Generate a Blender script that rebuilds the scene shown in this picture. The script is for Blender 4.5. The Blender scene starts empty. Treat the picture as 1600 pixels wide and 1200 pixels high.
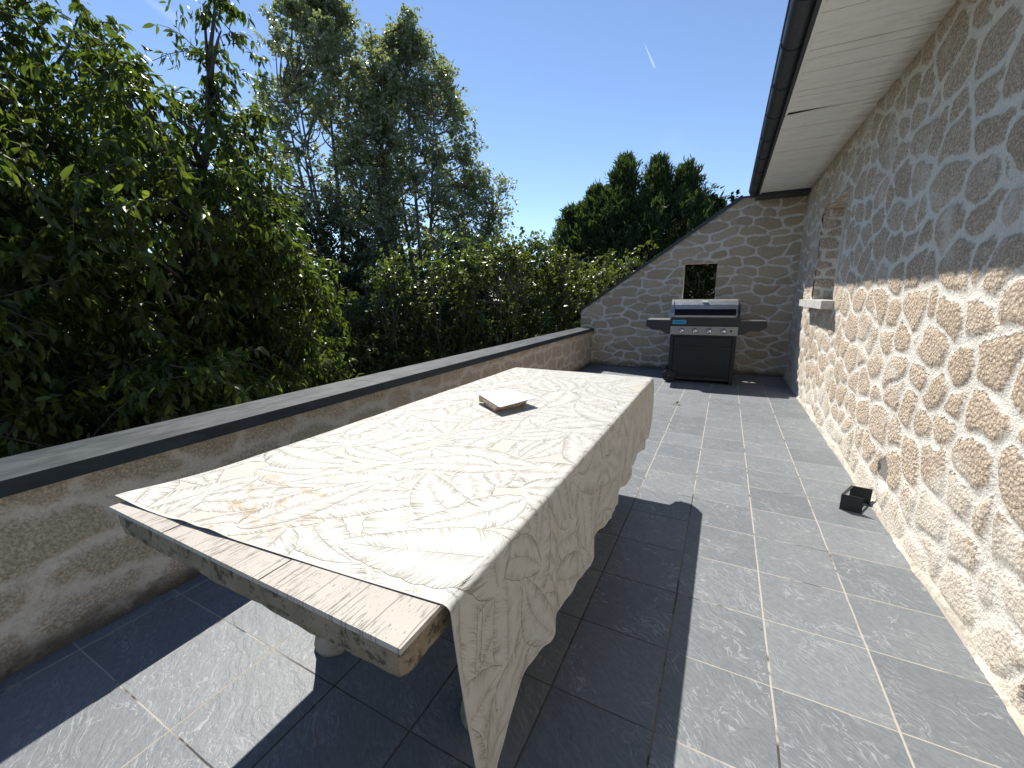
import bpy, bmesh, math, random
import numpy as np
from mathutils import Vector, Matrix

random.seed(7)
RNG = np.random.default_rng(7)
sc = bpy.context.scene
COL = sc.collection
PI = math.pi
SUN = np.array([0.525, -0.52])          # horizontal drift of the sunlight per metre it falls

# ------------------------------------------------------------------ helpers
def tag(o, label=None, cat=None, group=None, kind=None):
    if label: o['label'] = label
    if cat: o['category'] = cat
    if group: o['group'] = group
    if kind: o['kind'] = kind
    return o

def link(o, parent=None):
    COL.objects.link(o)
    if parent is not None: o.parent = parent
    return o

def empty(name, loc, label, cat, group=None, rz=0.0):
    o = bpy.data.objects.new(name, None)
    o.empty_display_size = 0.1
    o.location = loc; o.rotation_euler = (0, 0, rz)
    link(o)
    return tag(o, label, cat, group)

def np_mesh(name, verts, faces, mats, attrs=None, smooth=False, mat_idx=None, parent=None):
    """verts (n,3); faces: (m,k) int array, or a list of such arrays"""
    verts = np.asarray(verts, np.float32)
    if isinstance(faces, np.ndarray): faces = [faces]
    faces = [np.asarray(f, np.int32) for f in faces if len(f)]
    me = bpy.data.meshes.new(name)
    me.vertices.add(len(verts)); me.vertices.foreach_set('co', verts.ravel())
    loops = np.concatenate([f.ravel() for f in faces])
    sizes = np.concatenate([np.full(len(f), f.shape[1], np.int32) for f in faces])
    starts = np.concatenate([[0], np.cumsum(sizes)[:-1]]).astype(np.int32)
    me.loops.add(len(loops)); me.loops.foreach_set('vertex_index', loops)
    me.polygons.add(len(sizes)); me.polygons.foreach_set('loop_start', starts)
    try: me.polygons.foreach_set('loop_total', sizes)
    except Exception: pass
    for m in (mats if isinstance(mats, (list, tuple)) else [mats]): me.materials.append(m)
    if mat_idx is not None: me.polygons.foreach_set('material_index', np.asarray(mat_idx, np.int32))
    if attrs:
        for k, a in attrs.items():
            at = me.attributes.new(k, 'FLOAT', 'POINT'); at.data.foreach_set('value', np.asarray(a, np.float32))
    me.polygons.foreach_set('use_smooth', np.full(len(sizes), bool(smooth)))
    me.update(calc_edges=True); me.validate()
    o = bpy.data.objects.new(name, me)
    return link(o, parent)

def bm_obj(name, bm, mats, parent=None, smooth=False, bevel=0.0, seg=2):
    if bevel > 0:
        bmesh.ops.bevel(bm, geom=[e for e in bm.edges if len(e.link_faces) == 2 and e.calc_face_angle(0) > 0.5],
                        offset=bevel, segments=seg, affect='EDGES', profile=0.6)
    bmesh.ops.recalc_face_normals(bm, faces=bm.faces)
    me = bpy.data.meshes.new(name); bm.to_mesh(me); bm.free()
    for m in (mats if isinstance(mats, (list, tuple)) else [mats]): me.materials.append(m)
    if smooth:
        for p in me.polygons: p.use_smooth = True
    return link(bpy.data.objects.new(name, me), parent)

def add_box(bm, x0, x1, y0, y1, z0, z1):
    v = [bm.verts.new(p) for p in ((x0,y0,z0),(x1,y0,z0),(x1,y1,z0),(x0,y1,z0),(x0,y0,z1),(x1,y0,z1),(x1,y1,z1),(x0,y1,z1))]
    for f in ((0,3,2,1),(4,5,6,7),(0,1,5,4),(1,2,6,5),(2,3,7,6),(3,0,4,7)): bm.faces.new([v[i] for i in f])

def add_prism(bm, poly, fn, a, b):
    """poly: list of 2-D points; fn(p, q, d) -> 3-D; extruded from d=a to d=b"""
    A = [bm.verts.new(fn(p, q, a)) for p, q in poly]; B = [bm.verts.new(fn(p, q, b)) for p, q in poly]
    n = len(poly)
    bm.faces.new(A); bm.faces.new(B[::-1])
    for i in range(n): bm.faces.new((A[i], B[i], B[(i+1) % n], A[(i+1) % n]))

def add_lathe(bm, prof, n=24, M=Matrix.Identity(4)):
    rings = []
    for r, z in prof:
        rings.append([bm.verts.new(M @ Vector((r*math.cos(2*PI*i/n), r*math.sin(2*PI*i/n), z))) for i in range(n)])
    for a, b in zip(rings[:-1], rings[1:]):
        for i in range(n): bm.faces.new((a[i], a[(i+1) % n], b[(i+1) % n], b[i]))
    bm.faces.new(rings[0][::-1]); bm.faces.new(rings[-1])

def tube_arrays(pts, radii, n=6):
    pts = np.asarray(pts, float); m = len(pts)
    V = np.zeros((m, n, 3))
    for i in range(m):
        d = pts[min(i+1, m-1)] - pts[max(i-1, 0)]; d /= (np.linalg.norm(d) + 1e-9)
        a = np.cross(d, [0.31, 0.77, 0.55]); a /= (np.linalg.norm(a) + 1e-9); b = np.cross(d, a)
        for k in range(n):
            t = 2*PI*k/n
            V[i, k] = pts[i] + radii[i]*(math.cos(t)*a + math.sin(t)*b)
    F = []
    for i in range(m-1):
        for k in range(n):
            F.append((i*n+k, i*n+(k+1) % n, (i+1)*n+(k+1) % n, (i+1)*n+k))
    return V.reshape(-1, 3), np.array(F, np.int32)

def merge(parts):
    V, F, o = [], [], 0
    for v, f in parts:
        V.append(v); F.append(f + o); o += len(v)
    return np.concatenate(V), np.concatenate(F)

# ------------------------------------------------------------------ node helpers
class NT:
    def __init__(s, name):
        s.m = bpy.data.materials.new(name); s.m.use_nodes = True
        s.t = s.m.node_tree; s.t.nodes.clear()
        s.out = s.n('ShaderNodeOutputMaterial')
    def n(s, typ, **kw):
        nd = s.t.nodes.new(typ)
        for k, v in kw.items(): setattr(nd, k, v)
        return nd
    def l(s, a, b): s.t.links.new(a, b)
    def setin(s, sock, v):
        if isinstance(v, bpy.types.NodeSocket): s.l(v, sock)
        else: sock.default_value = v
    def math(s, op, a, b=0.0, c=None, clamp=False):
        nd = s.n('ShaderNodeMath', operation=op, use_clamp=clamp)
        s.setin(nd.inputs[0], a); s.setin(nd.inputs[1], b)
        if c is not None: s.setin(nd.inputs[2], c)
        return nd.outputs[0]
    def vmath(s, op, a, b=None):
        nd = s.n('ShaderNodeVectorMath', operation=op)
        s.setin(nd.inputs[0], a)
        if b is not None: s.setin(nd.inputs[1], b)
        return nd.outputs[0]
    def noise(s, vec, scale, detail=4, rough=0.55, dist=0.0):
        nd = s.n('ShaderNodeTexNoise'); s.setin(nd.inputs['Vector'], vec)
        nd.inputs['Scale'].default_value = scale; nd.inputs['Detail'].default_value = detail
        nd.inputs['Roughness'].default_value = rough; nd.inputs['Distortion'].default_value = dist
        return nd.outputs['Fac']
    def voro(s, vec, scale, feature='F1', rnd=1.0, out='Distance'):
        nd = s.n('ShaderNodeTexVoronoi', feature=feature); s.setin(nd.inputs['Vector'], vec)
        nd.inputs['Scale'].default_value = scale; nd.inputs['Randomness'].default_value = rnd
        return nd.outputs[out]
    def ramp(s, fac, stops):
        nd = s.n('ShaderNodeValToRGB'); s.l(fac, nd.inputs[0])
        el = nd.color_ramp.elements
        while len(el) < len(stops): el.new(0.5)
        for e, (p, c) in zip(el, stops):
            e.position = p; e.color = (*c, 1) if len(c) == 3 else c
        return nd.outputs[0]
    def mix(s, fac, a, b, blend='MIX'):
        nd = s.n('ShaderNodeMix', data_type='RGBA', blend_type=blend)
        s.setin(nd.inputs[0], fac)
        for sock, v in ((nd.inputs[6], a), (nd.inputs[7], b)):
            if isinstance(v, bpy.types.NodeSocket): s.l(v, sock)
            else: sock.default_value = (*v, 1) if len(v) == 3 else v
        return nd.outputs[2]
    def rng(s, v, a, b, c=0.0, d=1.0, smooth=True):
        nd = s.n('ShaderNodeMapRange', interpolation_type='SMOOTHSTEP' if smooth else 'LINEAR')
        s.setin(nd.inputs[0], v)
        for i, q in enumerate((a, b, c, d)): s.setin(nd.inputs[1+i], q)
        return nd.outputs[0]
    def attr(s, name): return s.n('ShaderNodeAttribute', attribute_name=name).outputs['Fac']
    def coord(s, which='Object'): return s.n('ShaderNodeTexCoord').outputs[which]
    def mapping(s, vec, scale=(1,1,1), rot=(0,0,0), loc=(0,0,0)):
        nd = s.n('ShaderNodeMapping'); s.l(vec, nd.inputs[0])
        nd.inputs['Scale'].default_value = scale; nd.inputs['Rotation'].default_value = rot; nd.inputs['Location'].default_value = loc
        return nd.outputs[0]
    def bump(s, h, strength=0.5, dist=0.01, normal=None):
        nd = s.n('ShaderNodeBump'); s.l(h, nd.inputs['Height'])
        nd.inputs['Strength'].default_value = strength; nd.inputs['Distance'].default_value = dist
        if normal is not None: s.l(normal, nd.inputs['Normal'])
        return nd.outputs[0]
    def bsdf(s, color, rough=0.6, metal=0.0, normal=None, spec=0.5, **kw):
        nd = s.n('ShaderNodeBsdfPrincipled')
        if isinstance(color, bpy.types.NodeSocket): s.l(color, nd.inputs['Base Color'])
        else: nd.inputs['Base Color'].default_value = (*color, 1)
        s.setin(nd.inputs['Roughness'], rough); s.setin(nd.inputs['Metallic'], metal)
        s.setin(nd.inputs['Specular IOR Level'], spec)
        if normal is not None: s.l(normal, nd.inputs['Normal'])
        for k, v in kw.items(): s.setin(nd.inputs[k], v)
        return nd.outputs[0]
    def done(s, shader):
        s.l(shader, s.out.inputs[0]); return s.m

def simple(name, color, rough=0.5, metal=0.0, spec=0.5, var=0.12, scale=20, bump=0.0):
    t = NT(name); co = t.coord()
    n = t.noise(co, scale, 5)
    c = t.mix(n, tuple(x*(1-var) for x in color), tuple(min(1, x*(1+var)) for x in color))
    nrm = t.bump(t.noise(co, scale*8, 3), bump, 0.003) if bump else None
    return t.done(t.bsdf(c, t.rng(n, 0.2, 0.8, rough*0.85, min(1, rough*1.15)), metal, nrm, spec))

# ------------------------------------------------------------------ materials
def mat_stone(name, stone_a, stone_b, mortar, gap=0.020, soft=0.010, grain=1.0, rag=0.03, stain=0.0, pits=0.25, smear=0.0, vs=75):
    t = NT(name); co = t.coord()
    e = t.attr('edge'); cell = t.attr('cell')
    n1 = t.noise(co, 14, 5, 0.6); n2 = t.noise(co, 60, 3, 0.6)
    n0 = t.noise(co, 3.5, 3, 0.5)
    ee = t.math('ADD', e, t.math('MULTIPLY', t.math('SUBTRACT', n1, 0.5), rag))
    ee = t.math('ADD', ee, t.math('MULTIPLY', t.math('SUBTRACT', n0, 0.5), 0.030))
    ee = t.math('ADD', ee, t.math('MULTIPLY', t.math('SUBTRACT', n2, 0.5), rag*0.75))
    mask = t.rng(ee, gap-soft, gap+soft)
    if smear > 0:      # mortar smeared over the stones, most of it low on the wall
        zz = t.n('ShaderNodeSeparateXYZ'); t.l(co, zz.inputs[0])
        sm = t.math('ADD', t.noise(co, 2.6, 5, 0.65), t.rng(zz.outputs[2], 0.05, 0.75, 0.16, 0.0))
        mask = t.math('MULTIPLY', mask, t.rng(sm, 0.52, 0.72, 1.0, 1.0-smear))
    sc_ = t.mix(cell, stone_a, stone_b)
    g = t.noise(co, 110, 4, 0.7)
    big = t.noise(co, 3.0, 4, 0.6)
    sc_ = t.mix(t.rng(g, 0.32, 0.72), t.mix(1.0, sc_, (0.70, 0.66, 0.62), 'MULTIPLY'), t.mix(1.0, sc_, (1.16, 1.14, 1.10), 'MULTIPLY'))
    mo = t.mix(t.rng(t.noise(co, 70, 4, 0.7), 0.3, 0.75), tuple(x*0.84 for x in mortar), mortar)
    c = t.mix(mask, mo, sc_)
    c = t.mix(t.rng(big, 0.35, 0.7, 0.0, 0.16), c, t.mix(1.0, c, (0.80, 0.77, 0.74), 'MULTIPLY'))
    if stain > 0:      # damp and moss creeping up from the floor
        z = t.n('ShaderNodeSeparateXYZ'); t.l(co, z.inputs[0])
        st = t.rng(t.math('ADD', z.outputs[2], t.math('MULTIPLY', t.noise(co, 9, 5, 0.65), -0.16)), -0.07, 0.045, stain, 0.0)
        c = t.mix(st, c, (0.075, 0.062, 0.045))
    # crushed-grain render: deep pits in the stones, finer rub in the mortar
    v = t.voro(co, vs, 'F1')
    pit = t.math('SUBTRACT', 1.0, t.math('MULTIPLY', v, 1.1))
    hs = t.math('ADD', t.math('MULTIPLY', pit, 0.75), t.math('MULTIPLY', g, 0.9))
    hm = t.math('ADD', t.math('MULTIPLY', n2, 0.45), t.math('MULTIPLY', g, 0.30))
    h = t.math('ADD', t.math('MULTIPLY', hs, mask), t.math('MULTIPLY', hm, t.math('SUBTRACT', 1.0, mask)))
    pit_shade = t.math('MULTIPLY', t.math('MULTIPLY', mask, pits), t.rng(hs, 0.95, 0.62))
    c = t.mix(pit_shade, c, (0.13, 0.100, 0.075))  # shade inside the pits painted into the stone colour
    nrm = t.bump(h, 0.95, 0.010*grain)
    return t.done(t.bsdf(c, 0.92, 0, nrm, 0.15))

M_WALL = mat_stone('house_stone', (0.78, 0.645, 0.50), (0.89, 0.755, 0.61), (0.87, 0.815, 0.715), gap=0.017, soft=0.006, grain=1.8, rag=0.042, pits=0.30, smear=0.75, vs=56)
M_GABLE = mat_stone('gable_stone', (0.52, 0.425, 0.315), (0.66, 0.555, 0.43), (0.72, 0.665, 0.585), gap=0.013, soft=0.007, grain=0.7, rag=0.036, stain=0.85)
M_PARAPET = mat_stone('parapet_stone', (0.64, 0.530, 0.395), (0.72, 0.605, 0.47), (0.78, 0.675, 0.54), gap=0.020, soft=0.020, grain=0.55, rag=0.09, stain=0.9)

def mat_floor():
    t = NT('slate_tile'); co = t.coord()
    P = 0.333
    sep = t.n('ShaderNodeSeparateXYZ'); t.l(co, sep.inputs[0])
    wob = t.math('MULTIPLY', t.math('SUBTRACT', t.noise(co, 5, 2), 0.5), 0.006)
    ux = t.math('DIVIDE', t.math('ADD', t.math('SUBTRACT', sep.outputs[0], 0.246), wob), P)
    uy = t.math('DIVIDE', t.math('ADD', t.math('SUBTRACT', sep.outputs[1], 0.084), wob), P)
    ix, iy = t.math('FLOOR', ux), t.math('FLOOR', uy)
    fx = t.math('ABSOLUTE', t.math('SUBTRACT', t.math('SUBTRACT', ux, ix), 0.5))
    fy = t.math('ABSOLUTE', t.math('SUBTRACT', t.math('SUBTRACT', uy, iy), 0.5))
    cmb = t.n('ShaderNodeCombineXYZ'); t.l(ix, cmb.inputs[0]); t.l(iy, cmb.inputs[1])
    wn = t.n('ShaderNodeTexWhiteNoise'); t.l(cmb.outputs[0], wn.inputs['Vector'])
    rx = t.math('SUBTRACT', 0.5, fx); ry = t.math('SUBTRACT', 0.5, fy)          # 0 at the joint
    nj = t.noise(co, 90, 3, 0.7)
    lw = t.math('ADD', 0.0040, t.math('MULTIPLY', t.noise(co, 30, 3), 0.006))
    # cross joints are filled thinner and partly lost
    gx = t.math('SUBTRACT', 1.0, t.rng(rx, lw, t.math('ADD', lw, 0.006)))
    lw2 = t.math('MULTIPLY', lw, 0.62)
    gy = t.math('SUBTRACT', 1.0, t.rng(ry, lw2, t.math('ADD', lw2, 0.005)))
    grout = t.math('MAXIMUM', gx, gy)
    # riven relief, each tile with its own cut of the texture
    off = t.vmath('MULTIPLY', wn.outputs['Color'], (37.0, 53.0, 11.0))
    pc = t.vmath('ADD', co, off)
    pr = t.mapping(pc, (1.0, 1.0, 1.0), (0, 0, 0.62))
    warp = t.n('ShaderNodeTexNoise'); t.l(pr, warp.inputs['Vector']); warp.inputs['Scale'].default_value = 4.5; warp.inputs['Detail'].default_value = 3
    pw = t.vmath('ADD', t.mapping(pr, (3.2, 11.0, 1.0)), t.vmath('MULTIPLY', warp.outputs['Color'], (1.6, 2.6, 0.0)))
    layer = t.noise(pw, 1.4, 6, 0.55, 0.5)
    fine = t.noise(t.mapping(pr, (38, 95, 1)), 1.0, 4, 0.65)
    gran = t.noise(pc, 150, 3, 0.6)
    # raised split lines: thin iso-contours of the layering
    def contour(p, w):
        d = t.math('ABSOLUTE', t.math('SUBTRACT', layer, p)); return t.math('SUBTRACT', 1.0, t.rng(d, 0.0, w))
    cont = t.math('ADD', t.math('ADD', contour(0.46, 0.013), contour(0.56, 0.011)), t.math('MULTIPLY', contour(0.38, 0.014), 0.8), clamp=True)
    cont = t.math('MULTIPLY', cont, t.rng(t.noise(pc, 7, 3), 0.42, 0.6))
    step = t.math('ADD', t.math('MULTIPLY', t.rng(layer, 0.44, 0.48), 0.5), t.math('MULTIPLY', t.rng(layer, 0.54, 0.58), 0.5))
    h = t.math('ADD', t.math('ADD', t.math('MULTIPLY', step, 0.36), t.math('MULTIPLY', fine, 0.34)),
               t.math('ADD', t.math('MULTIPLY', gran, 0.14), t.math('MULTIPLY', layer, 0.9)))
    h = t.math('MULTIPLY', h, t.math('SUBTRACT', 1.0, grout))
    h = t.math('ADD', h, t.math('MULTIPLY', grout, t.math('ADD', 0.35, t.math('MULTIPLY', nj, 0.25))))
    base = t.mix(wn.outputs['Value'], (0.114, 0.128, 0.140), (0.154, 0.168, 0.180))
    base = t.mix(t.rng(fine, 0.35, 0.7), base, t.mix(1.0, base, (1.30, 1.28, 1.26), 'MULTIPLY'))
    base = t.mix(t.math('MULTIPLY', cont, 0.62), base, (0.36, 0.375, 0.38))
    dust = t.rng(t.noise(co, 2.2, 5, 0.6), 0.45, 0.75, 0.0, 0.22)
    base = t.mix(dust, base, (0.20, 0.195, 0.185))
    table_shade = t.math('MULTIPLY', t.math('MULTIPLY', t.rng(sep.outputs[0], -1.5, -1.25), t.rng(sep.outputs[0], 0.05, -0.15)), t.rng(sep.outputs[1], 3.0, 2.5, 0.0, 0.9))  # joints darkened where the table shades the floor, shade painted as colour
    gcol = t.mix(t.math('SUBTRACT', t.rng(t.noise(co, 3.2, 4, 0.7), 0.36, 0.46), table_shade, clamp=True), (0.055, 0.048, 0.040), (0.37, 0.345, 0.295))
    base = t.mix(t.math('MULTIPLY', t.math('LESS_THAN', t.voro(t.vmath('ADD', co, t.vmath('MULTIPLY', warp.outputs['Color'], (0.02, 0.02, 0.0))), 5.5, 'F1'), 0.020), 0.85), base, (0.02, 0.018, 0.015))
    c = t.mix(grout, base, gcol)
    rough = t.math('ADD', t.math('MULTIPLY', grout, 0.35), t.rng(gran, 0.3, 0.7, 0.46, 0.60))
    nrm = t.bump(h, 0.62, 0.0042)
    return t.done(t.bsdf(c, rough, 0, nrm, 0.42))
M_FLOOR = mat_floor()

def mat_coping():
    t = NT('slate_coping'); co = t.coord()
    n = t.noise(t.mapping(co, (3, 0.9, 3)), 5, 6, 0.65, 0.6); s = t.noise(co, 60, 4, 0.6)
    c = t.mix(t.rng(n, 0.35, 0.7), (0.026, 0.035, 0.040), (0.044, 0.055, 0.061))
    c = t.mix(t.rng(t.noise(co, 26, 5, 0.7), 0.62, 0.74, 0, 0.3), c, (0.13, 0.14, 0.14))
    nrm = t.bump(t.math('ADD', n, t.math('MULTIPLY', s, 0.2)), 0.35, 0.006)
    return t.done(t.bsdf(c, t.rng(n, 0.3, 0.7, 0.42, 0.55), 0, nrm, 0.36))
M_COPING = mat_coping()
M_DARKTRIM = simple('dark_trim', (0.030, 0.034, 0.040), 0.45, var=0.2)

def mat_zinc():
    t = NT('aged_zinc'); co = t.coord()
    n = t.noise(t.mapping(co, (6, 1.5, 6)), 3, 6, 0.65); st = t.noise(t.mapping(co, (25, 25, 2)), 2, 4)
    c = t.mix(n, (0.028, 0.031, 0.036), (0.058, 0.062, 0.068))
    c = t.mix(t.rng(st, 0.58, 0.72, 0, 0.5), c, (0.16, 0.165, 0.17))
    return t.done(t.bsdf(c, t.rng(n, 0.3, 0.7, 0.38, 0.6), 0.35, None, 0.5))
M_ZINC = mat_zinc()

def mat_soffit():
    t = NT('painted_board'); co = t.coord()
    sep = t.n('ShaderNodeSeparateXYZ'); t.l(co, sep.inputs[0])
    dirt = t.noise(t.mapping(co, (2.0, 9, 1)), 3, 6, 0.7); d2 = t.noise(co, 45, 4, 0.7)
    c = t.mix(t.rng(dirt, 0.38, 0.75), (0.88, 0.87, 0.82), (0.74, 0.73, 0.67))
    wall_side = t.rng(t.math('ADD', sep.outputs[0], t.math('MULTIPLY', dirt, 0.22)), 0.90, 1.04, 0, 0.55)  # boards turn browner towards the wall
    c = t.mix(wall_side, c, (0.33, 0.27, 0.185))
    c = t.mix(t.rng(d2, 0.66, 0.76, 0, 0.7), c, (0.22, 0.19, 0.15))
    return t.done(t.bsdf(c, 0.55, 0, t.bump(d2, 0.15, 0.002), 0.35))
M_SOFFIT = mat_soffit()

def mat_cloth():
    t = NT('printed_oilcloth'); co = t.coord()
    lm = t.attr('leaf')
    c = t.mix(lm, (0.445, 0.418, 0.362), (0.478, 0.464, 0.426))
    # rust-brown spills near the free corner
    d = t.n('ShaderNodeVectorMath', operation='DISTANCE')
    d.inputs[1].default_value = (-1.10, 0.62, 0.75); t.l(t.mapping(co, (1, 1, 1)), d.inputs[0])
    near = t.rng(d.outputs['Value'], 0.05, 0.33, 1.0, 0.0)
    sp = t.noise(t.mapping(co, (6, 11, 1), (0, 0, 0.5)), 1.6, 5, 0.7, 0.8)
    st = t.math('MULTIPLY', near, t.rng(sp, 0.50, 0.68))
    c = t.mix(t.math('MULTIPLY', st, 0.90), c, (0.36, 0.215, 0.075))
    speck = t.voro(co, 7.0, 'F1'); c = t.mix(t.math('MULTIPLY', t.math('LESS_THAN', speck, 0.028), 0.7), c, (0.12, 0.09, 0.06))
    c = t.mix(t.rng(t.noise(co, 4, 4), 0.5, 0.8, 0, 0.15), c, (0.60, 0.55, 0.46))
    return t.done(t.bsdf(c, 0.55, 0, t.bump(t.noise(co, 350, 2), 0.08, 0.001), 0.35))
M_CLOTH = mat_cloth()
def mat_ink():
    t = NT('leaf_print_ink'); k = t.attr('ink')
    c = t.ramp(k, [(0.0, (0.40, 0.378, 0.325)), (0.40, (0.32, 0.29, 0.225)), (0.62, (0.235, 0.205, 0.14)), (0.80, (0.18, 0.152, 0.09)), (1.0, (0.36, 0.31, 0.13))])
    return t.done(t.bsdf(c, 0.55, 0, None, 0.35))
M_INK = mat_ink()

def mat_travertine():
    t = NT('travertine_tile'); co = t.coord()
    st = t.noise(t.mapping(co, (230, 14, 1)), 1.0, 5, 0.6, 0.4); p = t.noise(t.mapping(co, (260, 75, 8)), 1.0, 4, 0.65)
    big = t.noise(co, 8, 4)
    c = t.mix(big, (0.40, 0.36, 0.31), (0.47, 0.43, 0.375))
    groove = t.math('MULTIPLY', t.rng(st, 0.55, 0.60), t.rng(t.noise(co, 9, 3), 0.40, 0.55))
    pit = t.math('MAXIMUM', groove, t.rng(p, 0.63, 0.68))
    sep = t.n('ShaderNodeSeparateXYZ'); t.l(co, sep.inputs[0])
    saw = t.math('ABSOLUTE', t.math('SUBTRACT', t.math('FRACT', t.math('DIVIDE', t.math('ADD', sep.outputs[0], t.math('MULTIPLY', t.math('SUBTRACT', big, 0.5), 0.012)), 0.078)), 0.5))
    cut = t.math('LESS_THAN', saw, 0.017)
    pit = t.math('MAXIMUM', pit, cut)
    c = t.mix(t.math('MULTIPLY', pit, 0.68), c, (0.12, 0.098, 0.076))
    h = t.math('SUBTRACT', 1.0, pit)
    return t.done(t.bsdf(c, 0.7, 0, t.bump(h, 0.6, 0.002), 0.3))
M_TRAV = mat_travertine()

def mat_concrete(name, a, b, moss):
    t = NT(name); co = t.coord()
    n = t.noise(co, 7, 6, 0.7); s = t.noise(co, 55, 4, 0.7)
    c = t.mix(t.rng(n, 0.3, 0.7), a, b)
    c = t.mix(t.rng(t.noise(co, 24, 6, 0.75), 0.50, 0.60, 0, moss), c, (0.055, 0.050, 0.038))
    c = t.mix(t.rng(s, 0.66, 0.74, 0, 0.5), c, (0.55, 0.50, 0.42))
    return t.done(t.bsdf(c, 0.9, 0, t.bump(t.math('ADD', s, n), 0.7, 0.006), 0.2))
M_CONC = mat_concrete('weathered_concrete', (0.18, 0.142, 0.095), (0.30, 0.245, 0.172), 0.85)
M_LEG = mat_concrete('leg_concrete', (0.26, 0.225, 0.165), (0.36, 0.315, 0.25), 0.35)
M_BEAD = mat_concrete('mortar_fillet', (0.44, 0.395, 0.32), (0.60, 0.55, 0.46), 0.35)
M_SILL = mat_concrete('sill_concrete', (0.50, 0.48, 0.44), (0.62, 0.60, 0.56), 0.15)
M_HOLE = mat_concrete('vent_mortar', (0.22, 0.21, 0.20), (0.34, 0.32, 0.30), 0.3)

def mat_leaf(name, dark, light, trans=0.45, rough=0.42, spec=0.5):
    t = NT(name); k = t.attr('tint')
    c = t.mix(k, dark, light)
    tc = t.mix(1.0, c, (1.9, 2.0, 0.75), 'MULTIPLY')
    b = t.bsdf(c, rough, 0, None, spec)
    tr = t.n('ShaderNodeBsdfTranslucent'); t.l(tc, tr.inputs[0])
    mx = t.n('ShaderNodeMixShader'); mx.inputs[0].default_value = trans
    t.l(b, mx.inputs[1]); t.l(tr.outputs[0], mx.inputs[2])
    return t.done(mx.outputs[0])
M_CHERRY = mat_leaf('cherry_leaf', (0.038, 0.062, 0.015), (0.122, 0.152, 0.034), 0.48, 0.38, 0.4)
M_POPLAR = mat_leaf('poplar_leaf', (0.12, 0.142, 0.095), (0.35, 0.37, 0.28), 0.36, 0.30, 0.8)
M_LILAC = mat_leaf('lilac_leaf', (0.052, 0.078, 0.020), (0.140, 0.170, 0.045), 0.40, 0.34, 0.6)
M_CYPRESS = mat_leaf('cypress_needle', (0.032, 0.055, 0.022), (0.090, 0.125, 0.045), 0.25, 0.6, 0.3)
M_DARKLEAF = mat_leaf('laurel_leaf', (0.020, 0.034, 0.010), (0.048, 0.070, 0.018), 0.25, 0.4, 0.4)
M_SHADELEAF = mat_leaf('shaded_laurel_leaf', (0.008, 0.013, 0.005), (0.016, 0.024, 0.008), 0.06, 0.85, 0.04)  # darkened copy of the laurel leaf, deep shade put into its colour
M_WEED = mat_leaf('weed_leaf', (0.06, 0.10, 0.02), (0.09, 0.14, 0.03), 0.4)
M_DRY = simple('dry_leaf', (0.33, 0.22, 0.09), 0.8)
M_BARK = simple('bark', (0.075, 0.062, 0.050), 0.9, var=0.4, scale=9, bump=0.6)
M_PALEBARK = simple('pale_bark', (0.15, 0.135, 0.11), 0.85, var=0.4, scale=6, bump=0.5)

def mat_ground():
    t = NT('garden_soil'); co = t.coord()
    n = t.noise(co, 0.4, 6, 0.65); s = t.noise(co, 6, 5, 0.7)
    c = t.mix(t.rng(n, 0.4, 0.6), (0.030, 0.045, 0.015), (0.060, 0.055, 0.030))
    c = t.mix(s, c, (0.05, 0.065, 0.022))
    return t.done(t.bsdf(c, 0.95, 0, t.bump(s, 0.8, 0.05), 0.1))
M_GROUND = mat_ground()

M_STEEL = simple('brushed_steel', (0.27, 0.275, 0.28), 0.38, 0.7, var=0.08, scale=12)
M_CHROME = simple('chrome', (0.72, 0.72, 0.73), 0.12, 1.0, var=0.04)
M_BLACK = simple('black_enamel', (0.010, 0.0115, 0.014), 0.42, 0.0, var=0.15, scale=8)
M_CABINET = simple('charcoal_sheet', (0.012, 0.0155, 0.020), 0.5, 0.0, 0.3, var=0.12, scale=5)
M_GLASSBLACK = simple('black_glass', (0.006, 0.006, 0.009), 0.4, 0.0, 0.15, var=0.1)
M_RUBBER = simple('rubber', (0.018, 0.018, 0.019), 0.7)
M_BLUE = simple('blue_badge', (0.010, 0.27, 0.50), 0.35, var=0.05)
M_NAVY = simple('navy_print', (0.006, 0.045, 0.17), 0.4, var=0.05)
M_SKYBLUE = simple('badge_rim', (0.10, 0.45, 0.62), 0.35, var=0.05)
M_IRON = simple('black_iron', (0.020, 0.022, 0.025), 0.5, 0.3, var=0.25, scale=30)
M_CARD = simple('white_card', (0.445, 0.465, 0.495), 0.5, var=0.03, scale=14)
M_TAN = simple('tan_card', (0.50, 0.36, 0.19), 0.7)
M_YELLOW = simple('yellow_print', (0.30, 0.31, 0.03), 0.5)
M_GREYPRINT = simple('grey_print', (0.25, 0.27, 0.31), 0.5)
def mat_tray():
    t = NT('food_tray'); co = t.coord()
    n = t.noise(co, 120, 5, 0.7); m = t.noise(co, 35, 4, 0.7)
    c = t.mix(t.rng(n, 0.45, 0.56), (0.58, 0.46, 0.32), (0.24, 0.095, 0.030))
    c = t.mix(t.rng(m, 0.55, 0.62), c, (0.66, 0.58, 0.46))
    return t.done(t.bsdf(c, 0.25, 0, t.bump(n, 0.4, 0.002), 0.6))
M_TRAY = mat_tray()
def mat_glass():
    t = NT('window_glass'); return t.done(t.bsdf((0.03, 0.035, 0.04), 0.06, 0, None, 0.8))
M_PANE = mat_glass()
M_FRAME = simple('white_frame', (0.75, 0.74, 0.70), 0.45, var=0.05)
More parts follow.
